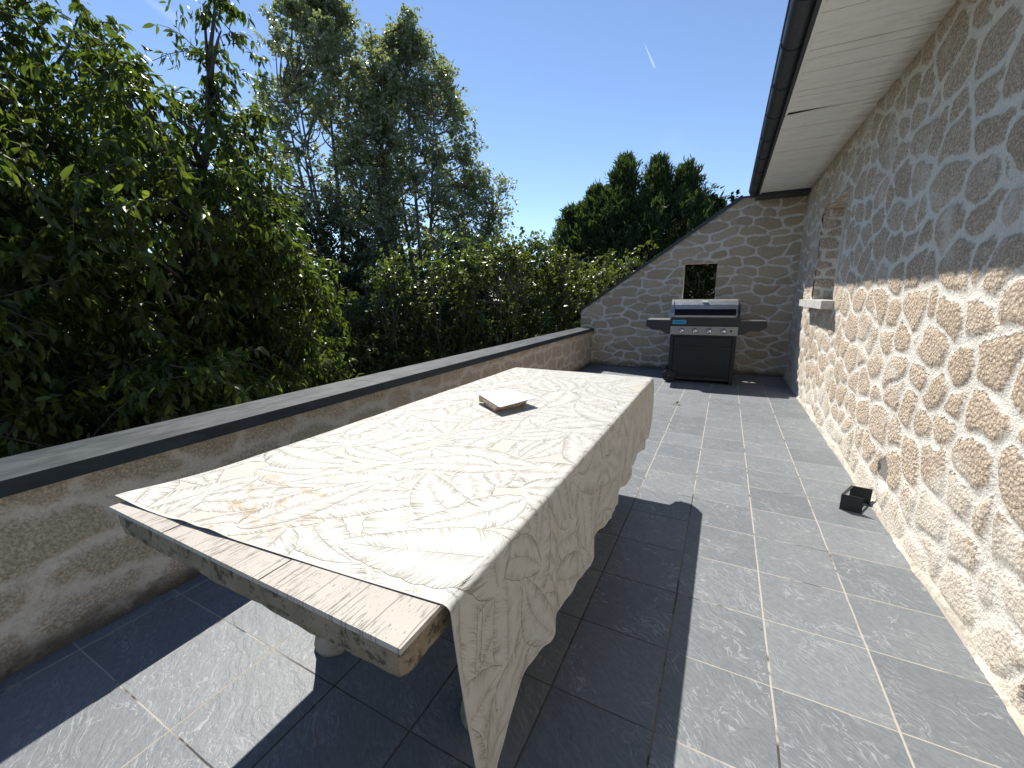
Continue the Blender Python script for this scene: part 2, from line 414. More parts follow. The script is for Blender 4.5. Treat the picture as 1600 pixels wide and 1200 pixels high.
def mat_roof():
    t = NT('roof_slate'); co = t.coord()
    b = t.n('ShaderNodeTexBrick'); t.l(t.mapping(co, (4, 4, 4)), b.inputs[0])
    b.inputs['Color1'].default_value = (0.05, 0.055, 0.06, 1); b.inputs['Color2'].default_value = (0.08, 0.085, 0.09, 1); b.inputs['Mortar'].default_value = (0.02, 0.02, 0.02, 1)
    return t.done(t.bsdf(b.outputs[0], 0.6, 0, None, 0.4))
M_ROOF = mat_roof()

# ------------------------------------------------------------------ stone fields
def hash2(i, j, k):
    i = i.astype(np.int64); j = j.astype(np.int64)
    h = (i*374761393 + j*668265263 + k*2147483647 + 1013904223) & 0xffffffff
    h = ((h ^ (h >> 13))*1274126177) & 0xffffffff
    h = ((h ^ (h >> 16))*2246822519) & 0xffffffff
    h = h ^ (h >> 15)
    return (h & 0xffffff)/float(0x1000000)

def stone_field(s, t, sx, sy, seed, jx=0.36, jy=0.30, wgt=0.16):
    s = s + 0.022*np.sin(t*9.1+seed) + 0.012*np.sin(t*23+s*11+seed*2)
    t = t + 0.022*np.sin(s*7.3+seed*3) + 0.010*np.sin(s*19-t*13+seed)
    a, b = s/sx, t/sy
    I, J = np.floor(a), np.floor(b)
    D2, PX, PY, W, HS = [], [], [], [], []
    for dj in (-2, -1, 0, 1, 2):
        for di in (-2, -1, 0, 1, 2):
            i, j = I+di, J+dj
            off = np.where(np.mod(j, 2) > 0.5, 0.5, 0.0) + 0.3*(hash2(j, j*0, seed+9)-0.5)
            px = i + 0.5 + off - 0.25 + jx*2*(hash2(i, j, seed)-0.5)
            py = j + 0.5 + jy*2*(hash2(i, j, seed+1)-0.5)
            w = wgt*(hash2(i, j, seed+2)-0.5)
            D2.append((np.abs(a-px)**3+np.abs(b-py)**3)**(2/3) - w); PX.append(px); PY.append(py); HS.append(hash2(i, j, seed+3))
    D2, PX, PY, HS = map(np.stack, (D2, PX, PY, HS))
    k = np.argmin(D2, 0)[None]
    d1 = np.take_along_axis(D2, k, 0); x1 = np.take_along_axis(PX, k, 0); y1 = np.take_along_axis(PY, k, 0)
    sep = np.sqrt((PX-x1)**2*sx**2+(PY-y1)**2*sy**2)
    sepn = np.sqrt((PX-x1)**2+(PY-y1)**2)
    e = (D2-d1)/(2*np.maximum(sepn, 1e-6))*(sep/np.maximum(sepn, 1e-6))
    e = np.where(sepn < 1e-5, 9.0, e)
    K = 95.0
    edge = -np.log(np.sum(np.exp(-K*np.minimum(e, 2.0)), 0))/K
    return np.clip(edge, -0.03, 0.3), np.take_along_axis(HS, k, 0)[0]

def stone_grid(sv, tv, to3, nrm, field, top=None, holes=(), relief=0.008, gap=0.022, dents=(), pat=(0, 0)):
    """a dressed stone face as a displaced grid -> verts, quads, edge, cell"""
    S, T = np.meshgrid(sv, tv, indexing='ij')
    clamp = np.zeros_like(S, bool)
    if top is not None:
        tp = top(S); clamp = T >= tp - 1e-6; T = np.minimum(T, tp)
    e, c = field(S+pat[0], T+pat[1])
    d = relief*np.clip((e-gap)/0.02, -0.3, 1.0) + 0.004*np.sin(S*5.1+1)*np.sin(T*6.3)
    d += 0.0025*(RNG.random(S.shape)-0.5)
    for (s0, t0, rs, rt, dep) in dents:
        r = np.sqrt(((S-s0)/rs)**2+((T-t0)/rt)**2)
        d -= dep*np.clip(1.25-r, 0, 1)**0.5*(r < 1.25)
        e = np.where(r < 1.25, -0.03, e)
    P = to3(S, T) + np.asarray(nrm)*d[..., None]
    n, m = S.shape
    idx = np.arange(n*m).reshape(n, m)
    q = np.stack([idx[:-1, :-1], idx[1:, :-1], idx[1:, 1:], idx[:-1, 1:]], -1).reshape(-1, 4)
    cs = (S[:-1, :-1]+S[1:, 1:])/2; ct = (T[:-1, :-1]+T[1:, 1:])/2
    keep = np.ones(cs.shape, bool)
    for (s0, s1, t0, t1) in holes: keep &= ~((cs > s0) & (cs < s1) & (ct > t0) & (ct < t1))
    if top is not None: keep &= ~(clamp[:-1, :-1] & clamp[1:, :-1])
    q = q[keep.ravel()]
    return P.reshape(-1, 3), q, e.ravel(), c.ravel()

def knots(bounds, step):
    out = []
    for a, b in zip(bounds[:-1], bounds[1:]):
        st = step(0.5*(a+b)) if callable(step) else step
        n = max(1, int(round((b-a)/st))); out += list(np.linspace(a, b, n, endpoint=False))
    return np.array(out + [bounds[-1]])

def core_arrays(boxes):
    """boxes or prisms given as bmesh-filling functions -> verts, tri/quad arrays"""
    bm = bmesh.new()
    for f in boxes: f(bm)
    bmesh.ops.recalc_face_normals(bm, faces=bm.faces)
    bmesh.ops.triangulate(bm, faces=bm.faces)
    bm.verts.index_update()
    V = np.array([v.co[:] for v in bm.verts]); F = np.array([[v.index for v in f.verts] for f in bm.faces], np.int32)
    bm.free(); return V, F

def wall_object(name, grids, core, mat, parent=None):
    V, Q, E, C, o = [], [], [], [], 0
    for v, q, e, c in grids:
        V.append(v); Q.append(q+o); E.append(e); C.append(c); o += len(v)
    cv, cf = core_arrays(core)
    V.append(cv); E.append(np.full(len(cv), -0.03)); C.append(np.full(len(cv), 0.5))
    nq = sum(len(q) for q in Q)
    ob = np_mesh(name, np.concatenate(V), [np.concatenate(Q), cf+o], mat, {'edge': np.concatenate(E), 'cell': np.concatenate(C)}, parent=parent)
    sm = np.zeros(nq+len(cf), bool); sm[:nq] = True
    ob.data.polygons.foreach_set('use_smooth', sm)
    return ob

# ------------------------------------------------------------------ ground, floor
bm = bmesh.new(); v = [bm.verts.new(p) for p in ((-400,-400,-2.6),(400,-400,-2.6),(400,400,-2.6),(-400,400,-2.6))]; bm.faces.new(v)
tag(bm_obj('ground', bm, M_GROUND), kind='structure')
bm = bmesh.new(); add_box(bm, -2.5, 1.3, -2.0, 7.75, -0.3, 0.0)
tag(bm_obj('terrace_floor', bm, M_FLOOR), kind='structure')

# ------------------------------------------------------------------ house on the right
XW = 0.93; ZS = 2.76
N0, N1, NZ0, NZ1, ND = 5.05, 6.22, 1.235, 2.27, 0.24
house = empty('stone_house', (XW, 3.0, 0), 'long rough stone faced house wall with white boarded eaves along the right of the terrace', 'house')
def H(o):      # keep world coordinates under the moved Empty
    o.matrix_parent_inverse = Matrix.Translation((-XW, -3.0, 0)); return o
def step_y(y): return 0.012 if y < 3.4 else 0.017
sv = knots([-1.0, 1.0, 2.0, 3.4, N0, N1, 7.74], step_y); tv = knots([0.0, 0.7, NZ0, NZ1, ZS], 0.0125)
fR = lambda s, t: stone_field(s, t, 0.252, 0.188, 11, 0.42, 0.36, 0.48)
gR = stone_grid(sv, tv, lambda s, t: np.stack([np.full_like(s, XW), s, t], -1), (-1, 0, 0), fR, holes=[(N0, N1, NZ0, NZ1)],
                relief=0.009, gap=0.014, dents=[(3.07, 0.232, 0.070, 0.082, 0.10), (1.60, 0.075, 0.05, 0.05, 0.05)])
gJ = stone_grid(knots([XW, XW+ND], 0.015), knots([NZ0, NZ1], 0.015), lambda s, t: np.stack([s, np.full_like(s, N1), t], -1), (0, -1, 0),
                lambda s, t: stone_field(s, t, 0.30, 0.115, 23, 0.2, 0.2, 0.1), relief=0.006, gap=0.016)
gL = stone_grid(knots([XW, XW+ND], 0.015), knots([N0, N1], 0.018), lambda s, t: np.stack([s, t, np.full_like(s, NZ1)], -1), (0, 0, -1),
                lambda s, t: stone_field(s, t, 0.30, 0.16, 29, 0.2, 0.2, 0.1), relief=0.005, gap=0.014)
c0 = XW+0.006
core = [lambda b: add_box(b, c0+0.08, XW+0.45, -1.0, 7.74, -0.25, NZ0), lambda b: add_box(b, c0, XW+0.45, -1.0, N0-0.002, NZ0, ZS),
        lambda b: add_box(b, c0, XW+0.45, N1+0.004, 7.74, NZ0, ZS), lambda b: add_box(b, c0, XW+0.45, N0, N1, NZ1+0.004, ZS)]
H(wall_object('wall', [gR, gJ, gL], core, M_WALL, house))
# mortar bead along the foot of the wall
yy = np.linspace(-0.6, 7.7, 520); V = []
for k, (dx, dz) in enumerate(((0.000, 0.0), (-0.006, 0.007), (-0.013, 0.018), (-0.024, 0.030))):
    r = 0.006*(RNG.random(len(yy))-0.5) + 0.006*np.sin(yy*7+k) + 0.004*np.sin(yy*23)
    V.append(np.stack([XW-0.020-dx*1.0+r*0.9 if k == 0 else XW-0.02-dx+r*0.7, yy, np.full_like(yy, dz) + (0.006*RNG.random(len(yy)) if k else 0)], -1))
V = np.stack(V, 1); n = len(yy); idx = np.arange(n*4).reshape(n, 4)
Q = np.stack([idx[:-1, :-1], idx[1:, :-1], idx[1:, 1:], idx[:-1, 1:]], -1).reshape(-1, 4)
H(np_mesh('mortar_bead', V.reshape(-1, 3), Q, M_BEAD, None, True, parent=house))
# window in its recess, with the projecting sill
win = bpy.data.objects.new('window', None); link(win, house); H(win)
wm = Matrix.Translation((-XW, -3.0, 0))
bm = bmesh.new(); x0 = XW+ND-0.05
for (a, b, c, d) in ((N0, N1, NZ0, NZ0+0.06), (N0, N1, NZ1-0.06, NZ1), (N0, N0+0.06, NZ0+0.06, NZ1-0.06), (N1-0.06, N1-0.004, NZ0+0.06, NZ1-0.06), (5.6, 5.67, NZ0+0.06, NZ1-0.06)):
    add_box(bm, x0, x0+0.05, a, b, c, d)
bm_obj('frame', bm, M_FRAME, win)
bm = bmesh.new(); add_box(bm, x0+0.02, x0+0.03, N0+0.05, N1-0.05, NZ0+0.05, NZ1-0.05); bm_obj('pane', bm, M_PANE, win)
bm = bmesh.new(); add_box(bm, XW-0.115, XW+ND, N0-0.10, N1+0.10, 1.158, 1.238)
bm_obj('sill', bm, M_SILL, win, bevel=0.006)
# soffit boards, laid across the eave, one sagging
bm = bmesh.new(); y = -1.0; w = 0.098; k = 0; XE = 0.300
while y < 7.34:
    sag = 0.0
    y1 = y + w - 0.0035
    jig = RNG.uniform(-0.002, 0.002)
    if 4.30 < y < 4.42: sag = 0.030
    z = ZS + jig
    vs = [bm.verts.new(p) for p in ((XE, y, z-sag), (XW+0.02, y, z), (XW+0.02, y1, z), (XE, y1, z-sag*0.2), (XE, y, z+0.012-sag), (XW+0.02, y, z+0.012), (XW+0.02, y1, z+0.012), (XE, y1, z+0.012-sag*0.2))]
    for f in ((0,3,2,1),(4,5,6,7),(0,1,5,4),(1,2,6,5),(2,3,7,6),(3,0,4,7)): bm.faces.new([vs[i] for i in f])
    y += w; k += 1
H(bm_obj('soffit', bm, M_SOFFIT, house))
bm = bmesh.new(); add_box(bm, XE-0.01, XW+0.05, -1.0, 7.74, ZS+0.022, ZS+0.030); H(bm_obj('soffit_shade_sheet', bm, M_IRON, house))  # dark sheet over the boards, stands in for shade in the gaps
bm = bmesh.new(); add_box(bm, XE-0.022, XE-0.002, -1.0, 7.62, ZS-0.010, ZS+0.17); H(bm_obj('fascia', bm, M_DARKTRIM, house))
bm = bmesh.new(); add_box(bm, XE, XE+0.016, -1.0, 7.43, ZS-0.014, ZS-0.002); H(bm_obj('edge_strip', bm, M_SOFFIT, house))
bm = bmesh.new(); add_box(bm, XE-0.04, XW-0.004, 7.44, 7.70, ZS-0.050, ZS+0.016); H(bm_obj('end_board', bm, M_DARKTRIM, house))
# half-round gutter with its sockets
def half_pipe(r, y0, y1, cx, cz, th=0.004, n=18):
    b = bmesh.new(); rows = []
    for rr in (r, r-th):
        for yv in (y0, y1): rows.append([b.verts.new((cx+rr*math.cos(PI+PI*i/n), yv, cz+rr*math.sin(PI+PI*i/n))) for i in range(n+1)])
    a, c, d, e = rows
    for i in range(n):
        b.faces.new((a[i], a[i+1], c[i+1], c[i])); b.faces.new((d[i], e[i], e[i+1], d[i+1]))
        b.faces.new((a[i], d[i], d[i+1], a[i+1])); b.faces.new((c[i], c[i+1], e[i+1], e[i]))
    for i in (0, n): b.faces.new((a[i], c[i], e[i], d[i]))
    return b
GX, GZ, GR = 0.232, 2.835, 0.066
gut = H(bm_obj('gutter', half_pipe(GR, -1.0, 7.66, GX, GZ), M_ZINC, house, smooth=True))
for yv in (-0.3, 0.4, 1.1, 1.75, 2.35, 2.87, 3.37, 3.93, 4.50, 5.09, 5.70, 6.28, 6.86):
    o = bm_obj('gutter_bracket', half_pipe(GR+0.006, yv, yv+0.018, GX, GZ, 0.006), M_ZINC, gut, smooth=True)
bm = bmesh.new()
rl = [bm.verts.new((GX-GR+0.008*math.cos(2*PI*i/8), -1.0, GZ+0.004+0.008*math.sin(2*PI*i/8))) for i in range(8)]
r2 = [bm.verts.new((GX-GR+0.008*math.cos(2*PI*i/8), 7.66, GZ+0.004+0.008*math.sin(2*PI*i/8))) for i in range(8)]
for i in range(8): bm.faces.new((rl[i], rl[(i+1) % 8], r2[(i+1) % 8], r2[i]))
bm_obj('gutter_bead', bm, M_ZINC, gut, smooth=True)
bm = bmesh.new()
add_prism(bm, [(0.24, 2.90), (4.5, 2.90+4.26*0.675), (4.5, 2.95+4.26*0.675), (0.22, 2.93)], lambda p, q, d: (p, d, q), -1.2, 7.95)
H(bm_obj('roof', bm, M_ROOF, house))

# ------------------------------------------------------------------ gable wall across the end
YF = 7.72
gable = empty('gable_wall', (-0.7, YF, 0), 'shaded stone end wall with sloping dark coping and small square opening behind the grill', 'wall')
def G(o): o.matrix_parent_inverse = Matrix.Translation((0.7, -YF, 0)); return o
XA, ZA, XB, ZB = -2.47, 1.03, 0.10, 2.770
slope = (ZB-ZA)/(XB-XA)
top = lambda s: np.where(s < XB, ZA+(s-XA)*slope, ZB)
WX0, WX1, WZ0, WZ1 = -0.690, -0.182, 1.19, 1.822
sv = knots([XA, WX0, WX1, XB, 0.95], 0.016); tv = knots([0.0, WZ0, WZ1, 2.79], 0.016)
gG = stone_grid(sv, tv, lambda s, t: np.stack([s, np.full_like(s, YF), t], -1), (0, -1, 0),
                lambda s, t: stone_field(s, t, 0.33, 0.145, 41, 0.40, 0.28, 0.34), top=top, holes=[(WX0, WX1, WZ0, WZ1)], relief=0.006, gap=0.011)
fn = lambda p, q, d: (p, d, q); y0, y1 = YF+0.006, YF+0.26
zt = lambda s: float(top(np.array(s)))
core = [lambda b: add_prism(b, [(XA, -2.6), (WX0, -2.6), (WX0, zt(WX0)), (XA, ZA)], fn, y0, y1),
        lambda b: add_prism(b, [(WX0, -2.6), (WX1, -2.6), (WX1, WZ0), (WX0, WZ0)], fn, y0, y1),
        lambda b: add_prism(b, [(WX0, WZ1), (WX1, WZ1), (WX1, zt(WX1)), (WX0, zt(WX0))], fn, y0, y1),
        lambda b: add_prism(b, [(WX1, -2.6), (1.38, -2.6), (1.38, ZB), (XB, ZB), (WX1, zt(WX1))], fn, y0, y1)]
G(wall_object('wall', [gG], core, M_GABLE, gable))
bm = bmesh.new(); o_ = 0.045
add_prism(bm, [(XA-0.03, ZA-0.020), (XB, ZB+0.000), (XB-0.02, ZB+o_), (XA-0.03, ZA-0.020+o_)], fn, YF-0.03, YF+0.29)
add_prism(bm, [(XB, ZB+0.001), (0.29, ZB+0.001), (0.29, ZB+0.022), (XB-0.008, ZB+0.022)], fn, YF-0.03, YF+0.29)
G(bm_obj('coping', bm, M_DARKTRIM, gable, bevel=0.004))
# ------------------------------------------------------------------ parapet on the left
par = empty('parapet_wall', (-2.2, 3.5, 0), 'low rendered stone parapet with dark slate coping along the left edge of the terrace', 'wall')
def Pp(o): o.matrix_parent_inverse = Matrix.Translation((2.2, -3.5, 0)); return o
px = lambda y: -2.150-0.0115*y
sv = knots([-1.5, 1.5, 3.5, YF], lambda y: 0.014 if y < 1.5 else 0.02); tv = knots([0.0, 0.66], 0.0135)
gP = stone_grid(sv, tv, lambda s, t: np.stack([px(s), s, t], -1), (1, 0, 0),
                lambda s, t: stone_field(s, t, 0.36, 0.19, 57, 0.34, 0.30, 0.25), relief=0.004, gap=0.022)
core = [lambda b: add_prism(b, [(px(-1.5)-0.006, -1.5), (px(YF)-0.006, YF), (px(YF)-0.26, YF), (px(-1.5)-0.26, -1.5)], lambda p, q, d: (p, q, d), -2.6, 0.658)]
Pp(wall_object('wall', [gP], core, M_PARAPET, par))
for ya, yb in ((-1.5, -0.16), (-0.156, 2.12), (2.125, 4.9), (4.905, YF-0.004)):
    bm = bmesh.new()
    add_prism(bm, [(px(ya)+0.034, ya), (px(yb)+0.034, yb), (px(yb)-0.285, yb), (px(ya)-0.285, ya)], lambda p, q, d: (p, q, d), 0.655, 0.713)
    Pp(bm_obj('coping_slab', bm, M_COPING, par, bevel=0.004))

# ------------------------------------------------------------------ table
ZT = 0.742
TX0, TX1, TY0, TY1 = -1.480, -0.424, 0.415, 2.930
table = empty('garden_table', (-0.95, 1.67, 0), 'heavy concrete garden table with travertine tile top in the middle of the terrace', 'table')
TM = Matrix.Translation((0.95, -1.67, 0))
def T(o): o.matrix_parent_inverse = TM; return o
bm = bmesh.new(); i0 = 0.006
def ring(ins, z, n=1): return [(TX0+ins, TY0+ins, z), (TX1-ins, TY0+ins, z), (TX1-ins, TY1-ins, z), (TX0+ins, TY1-ins, z)]
prof = [(0.034, ZT-0.090), (0.010, ZT-0.078), (0.006, ZT-0.045), (0.007, ZT-0.0125)]
# rounded-corner slab with a slightly lumpy edge
def rr(ins, z, r=0.03, m=5):
    pts = []
    x0, x1, y0, y1 = TX0+ins, TX1-ins, TY0+ins, TY1-ins
    for cx, cy, a0 in ((x1-r, y0+r, -PI/2), (x1-r, y1-r, 0), (x0+r, y1-r, PI/2), (x0+r, y0+r, PI)):
        for i in range(m+1): pts.append((cx+r*math.cos(a0+PI/2*i/m), cy+r*math.sin(a0+PI/2*i/m), z))
    out = []
    for p, q in zip(pts, pts[1:]+pts[:1]):
        d = math.dist(p, q); k = max(1, int(d/0.04))
        for i in range(k): out.append(tuple(p[c]+(q[c]-p[c])*i/k for c in range(3)))
    return out
rows = []
for ins, z in prof:
    rr_ = rr(0.0, z)
    cx, cy = (TX0+TX1)/2, (TY0+TY1)/2
    row = []
    for j, p in enumerate(rr_):
        lump = 0.0015*math.sin(j*0.9+z*60)+0.0015*math.sin(j*2.3)
        dx, dy = p[0]-cx, p[1]-cy
        row.append(bm.verts.new((cx+dx*(1-(ins+lump)/0.53), cy+dy*(1-(ins+lump)/1.25), z+(0.002*math.sin(j*1.7) if z < ZT-0.09 else 0))))
    rows.append(row)
for a, b in zip(rows[:-1], rows[1:]):
    for i in range(len(a)): bm.faces.new((a[i], a[(i+1) % len(a)], b[(i+1) % len(a)], b[i]))
bm.faces.new(rows[0][::-1]); bm.faces.new(rows[-1])
T(bm_obj('tabletop', bm, M_CONC, table, smooth=False))
xs = [TX0, -1.189, -0.801, TX1]; ys = np.linspace(TY0, TY1, 7)
for i in range(3):
    for j in range(6):
        bm = bmesh.new(); g = 0.0025
        dz = RNG.uniform(-0.0015, 0.0)
        add_box(bm, xs[i]+(g if i else 0), xs[i+1]-(g if i < 2 else 0), ys[j]+(g if j else 0), ys[j+1]-(g if j < 5 else 0), ZT-0.012, ZT+dz)
        T(bm_obj('tile', bm, M_TRAV, table, bevel=0.0025))
for (lx, ly) in ((-1.235, 0.885), (-0.575, 0.90), (-1.235, 2.27), (-0.60, 2.29)):
    bm = bmesh.new()
    add_lathe(bm, [(0.074, 0.0), (0.078, 0.02), (0.066, 0.07), (0.060, 0.2), (0.062, 0.5), (0.085, ZT-0.11), (0.09, ZT-0.080)], 20, Matrix.Translation((lx, ly, 0.0)))
    T(bm_obj('leg', bm, M_LEG, table, smooth=True))

# ------------------------------------------------------------------ tablecloth with its leaf print
PF = 1.103; CX0 = -1.520; Q1 = 2.485; CY0 = 0.455
hem_y = np.array([.40, .52, .55, .62, .72, .80, 1.0, 1.15, 1.33, 1.42, 1.5, 1.7, 1.9, 2.08, 2.16, 2.45, 2.8, 2.90, 2.96])
hem_l = np.array([.66, .63, .61, .545, .475, .450, .440, .450, .468, .450, .428, .436, .428, .425, .402, .386, .396, .36, .30])
def hang_len(q):
    y = CY0+0.07+q*0.985; L = np.interp(y, hem_y, hem_l)
    return L + 0.003*np.sin(q*41)+0.003*np.sin(q*73+1)
def cloth_pos(p, q):
    p, q = np.asarray(p, float), np.asarray(q, float)
    R = 0.014
    d = p - PF                                      # beyond the table edge
    pp = np.clip(p, 0, PF)/PF
    y = CY0 - 0.012 + 0.082*pp**1.3*(1-q/Q1) + q
    ang = np.clip(d/R, 0, PI/2)
    hang = np.maximum(d - R*PI/2, 0)
    x = CX0 + np.clip(p, None, PF) + R*np.sin(ang)*(d > 0)
    z = ZT + 0.0010 - R*(1-np.cos(ang))*(d > 0) - hang
    f = np.clip(hang/0.42, 0, 1.5)
    near = np.exp(-(q/0.16)**2); far = np.exp(-((q-Q1)/0.16)**2)
    x += f*(0.011*np.sin(q*15.5+0.6)+0.007*np.sin(q*27+hang*4)+0.014) * (1-0.4*near) + f*f*0.012*near
    y += f*(0.018*np.cos(q*15.5+0.6)) + far*(0.035*np.sin(np.clip(hang/0.25, 0, 1)*PI) - 0.05*f) + near*f*0.015
    # gentle lie of the cloth on the slab, lifted free corner and near edge
    top = (d <= 0)
    z += top*(0.0006*np.sin(p*13+q*5)+0.0005*np.sin(q*17-p*6)+0.0012)
    z += 0.010*np.exp(-(p/0.10)**2-(q/0.08)**2)
    z += 0.008*np.exp(-((p-0.335)/0.05)**2-(q/0.06)**2) + 0.008*np.exp(-((p-0.44)/0.05)**2-(q/0.06)**2)
    z -= 0.018*np.clip((0.055-p)/0.055, 0, 1)**1.5*(1-np.exp(-(q/0.22)**2))
    return np.stack([x, y, z], -1)
def cloth_nrm(p, q):
    h = 0.002
    a = cloth_pos(p+h, q)-cloth_pos(p-h, q); b = cloth_pos(p, q+h)-cloth_pos(p, q-h)
    n = np.cross(a, b); return n/np.maximum(np.linalg.norm(n, axis=-1, keepdims=True), 1e-9)

# leaf art: painter's order in cloth coordinates
PMAX = PF+0.66
RES = 0.003
gp = np.arange(-0.05, PMAX+0.05, RES); gq = np.arange(-0.05, Q1+0.05, RES)
ID = np.full((len(gp), len(gq)), -1, np.int32)
leaves = []
cand = []
r_ = np.random.default_rng(21)
step = 0.150
for i in range(int(PMAX/step)+2):
    for j in range(int(Q1/step)+2):
        cand.append(((i+(j % 2)*0.5)*step+r_.uniform(-.07, .07)-0.05, j*step+r_.uniform(-.07, .07)-0.05))
r_.shuffle(cand)
for c in cand:
    Lf = r_.uniform(0.28, 0.47); W = Lf*r_.uniform(0.17, 0.25)
    th = r_.choice([0.9, 2.2, -0.5, 3.6, 1.5, 4.4, 0.3])+r_.uniform(-.5, .5)
    leaves.append(dict(c=np.array(c), L=Lf, W=W, th=th, k=r_.uniform(-.22, .22), ph=r_.uniform(0, 6), ol=r_.uniform(0, 1)))
def lw_(lf, a):
    a = np.clip(a, 0, 1)
    base = np.sin(PI*a**0.85)**0.62*(0.80+0.35*(1-a))
    return lf['W']*base*(1+0.055*np.abs(np.sin(a*26+lf['ph']))+0.05*np.sin(a*9+lf['ph']))
def to_loc(lf, p, q):
    dx, dy = p-lf['c'][0], q-lf['c'][1]; ct, st = math.cos(lf['th']), math.sin(lf['th'])
    a = (dx*ct+dy*st)/lf['L']+0.5; b = -dx*st+dy*ct
    return a, b - lf['k']*lf['L']*4*(a-0.5)**2*0.5
def to_cl(lf, a, b):
    b = b + lf['k']*lf['L']*4*(a-0.5)**2*0.5
    ct, st = math.cos(lf['th']), math.sin(lf['th']); X = (a-0.5)*lf['L']
    return lf['c'][0]+X*ct-b*st, lf['c'][1]+X*st+b*ct
for k, lf in enumerate(leaves):
    r = lf['L']*0.62
    i0, i1 = np.searchsorted(gp, [lf['c'][0]-r, lf['c'][0]+r]); j0, j1 = np.searchsorted(gq, [lf['c'][1]-r, lf['c'][1]+r])
    if i1 <= i0 or j1 <= j0: continue
    Pg, Qg = np.meshgrid(gp[i0:i1], gq[j0:j1], indexing='ij')
    a, b = to_loc(lf, Pg, Qg)
    ins = (a > 0) & (a < 1) & (np.abs(b) < lw_(lf, a))
    ID[i0:i1, j0:j1][ins] = k
def id_at(p, q):
    i = np.clip(np.round((p-gp[0])/RES).astype(int), 0, len(gp)-1); j = np.clip(np.round((q-gq[0])/RES).astype(int), 0, len(gq)-1)
    return ID[i, j]
SP, SQ, SW, SI = [], [], [], []       # stroke segments: endpoints (n,2), widths, ink
def add_strokes(lf, k, A, B, w0, w1, ink):
    """A,B: (n,m) local samples along each stroke"""
    p, q = to_cl(lf, A, B)
    ok = id_at(p, q) == k
    ok &= (p > 0.004) & (q > 0.004) & (q < Q1-0.004) & (p < PF+hang_len(np.clip(q, 0, Q1))-0.006)
    m = A.shape[1]; w = np.linspace(w0, w1, m)
    for s in range(m-1):
        g = ok[:, s] & ok[:, s+1]
        if not g.any(): continue
        SP.append(np.stack([p[g, s], p[g, s+1]], -1)); SQ.append(np.stack([q[g, s], q[g, s+1]], -1))
        SW.append(np.tile([w[s], w[s+1]], (g.sum(), 1))); SI.append(np.full(g.sum(), ink))
for k, lf in enumerate(leaves):
    for sgn in (-1, 1):
        # outline
        a = np.linspace(0.0, 1.0, 90)[None]; b = sgn*(lw_(lf, a)-0.0028)
        tone = 0.95 if (lf['ol'] > 0.86 and sgn > 0) else r_.uniform(0.60, 0.80)
        add_strokes(lf, k, a, b, 0.0011, 0.0011, tone)
        # veins from the edge inwards
        n = int(lf['L']*270)
        a0 = np.sort(r_.uniform(0.04, 0.97, n)); ln = r_.uniform(0.18, 0.72, n)*(0.55+0.45*np.abs(np.sin(a0*13+lf['ph'])))
        s = np.linspace(0, 1, 4)[None]
        A = a0[:, None]-s*ln[:, None]*0.17*(1-0.3*s); Bf = 0.985-s*ln[:, None]
        add_strokes(lf, k, A, sgn*Bf*lw_(lf, np.clip(A+s*ln[:, None]*0.03, 0.01, 1)), 0.0010, 0.0003, 0.36)
        # short veins off the midrib
        n = int(lf['L']*120); a0 = r_.uniform(0.05, 0.85, n); ln = r_.uniform(0.12, 0.42, n)
        A = a0[:, None]+s*ln[:, None]*0.16; Bf = 0.03+s*ln[:, None]
        add_strokes(lf, k, A, sgn*Bf*lw_(lf, A), 0.0008, 0.0003, 0.22)
        a = np.linspace(-0.0, 0.97, 40)[None]; add_strokes(lf, k, a, sgn*0.0020*(1-a)+0*a, 0.0009, 0.0006, 0.35)
SP, SQ, SW, SI = map(np.concatenate, (SP, SQ, SW, SI))
dP, dQ = SP[:, 1]-SP[:, 0], SQ[:, 1]-SQ[:, 0]; ln = np.maximum(np.hypot(dP, dQ), 1e-6)
nx, ny = -dQ/ln, dP/ln
qp = np.stack([SP[:, 0]+nx*SW[:, 0]/2, SP[:, 1]+nx*SW[:, 1]/2, SP[:, 1]-nx*SW[:, 1]/2, SP[:, 0]-nx*SW[:, 0]/2], -1)
qq = np.stack([SQ[:, 0]+ny*SW[:, 0]/2, SQ[:, 1]+ny*SW[:, 1]/2, SQ[:, 1]-ny*SW[:, 1]/2, SQ[:, 0]-ny*SW[:, 0]/2], -1)
inkV = cloth_pos(qp, qq) + cloth_nrm(qp, qq)*0.0007
nS = len(SP); inkV = inkV.reshape(-1, 3); inkF = np.arange(nS*4, dtype=np.int32).reshape(nS, 4); inkA = np.repeat(SI, 4)
# the cloth itself, with a rolled thickness at its edges
qv = np.linspace(0, Q1, 330); pt = np.concatenate([np.linspace(0, PF-0.01, 150), np.linspace(PF-0.008, PF+0.03, 14)])
hl = hang_len(qv)
hf = np.linspace(0.03, 1.0, 60)
Pm = np.concatenate([np.tile(pt[:, None], (1, len(qv))), PF+0.03+(hl[None]-0.03)*((hf[:, None]-0.03)/0.97)], 0)[:, :]
Pm = np.delete(Pm, len(pt), 0)
Qm = np.tile(qv[None], (Pm.shape[0], 1))
V0 = cloth_pos(Pm, Qm); Nn = cloth_nrm(Pm, Qm); V1 = V0 - Nn*0.0006
n, m = Pm.shape; idx = np.arange(n*m).reshape(n, m)
F0 = np.stack([idx[:-1, :-1], idx[1:, :-1], idx[1:, 1:], idx[:-1, 1:]], -1).reshape(-1, 4)
F1 = F0[:, ::-1]+n*m
bd = np.concatenate([idx[:, 0], idx[-1, 1:], idx[::-1, -1][1:], idx[0, ::-1][1:]])
Fb = np.stack([bd[:-1], bd[1:], bd[1:]+n*m, bd[:-1]+n*m], -1)
lm = (id_at(Pm, Qm) >= 0).astype(float).ravel()
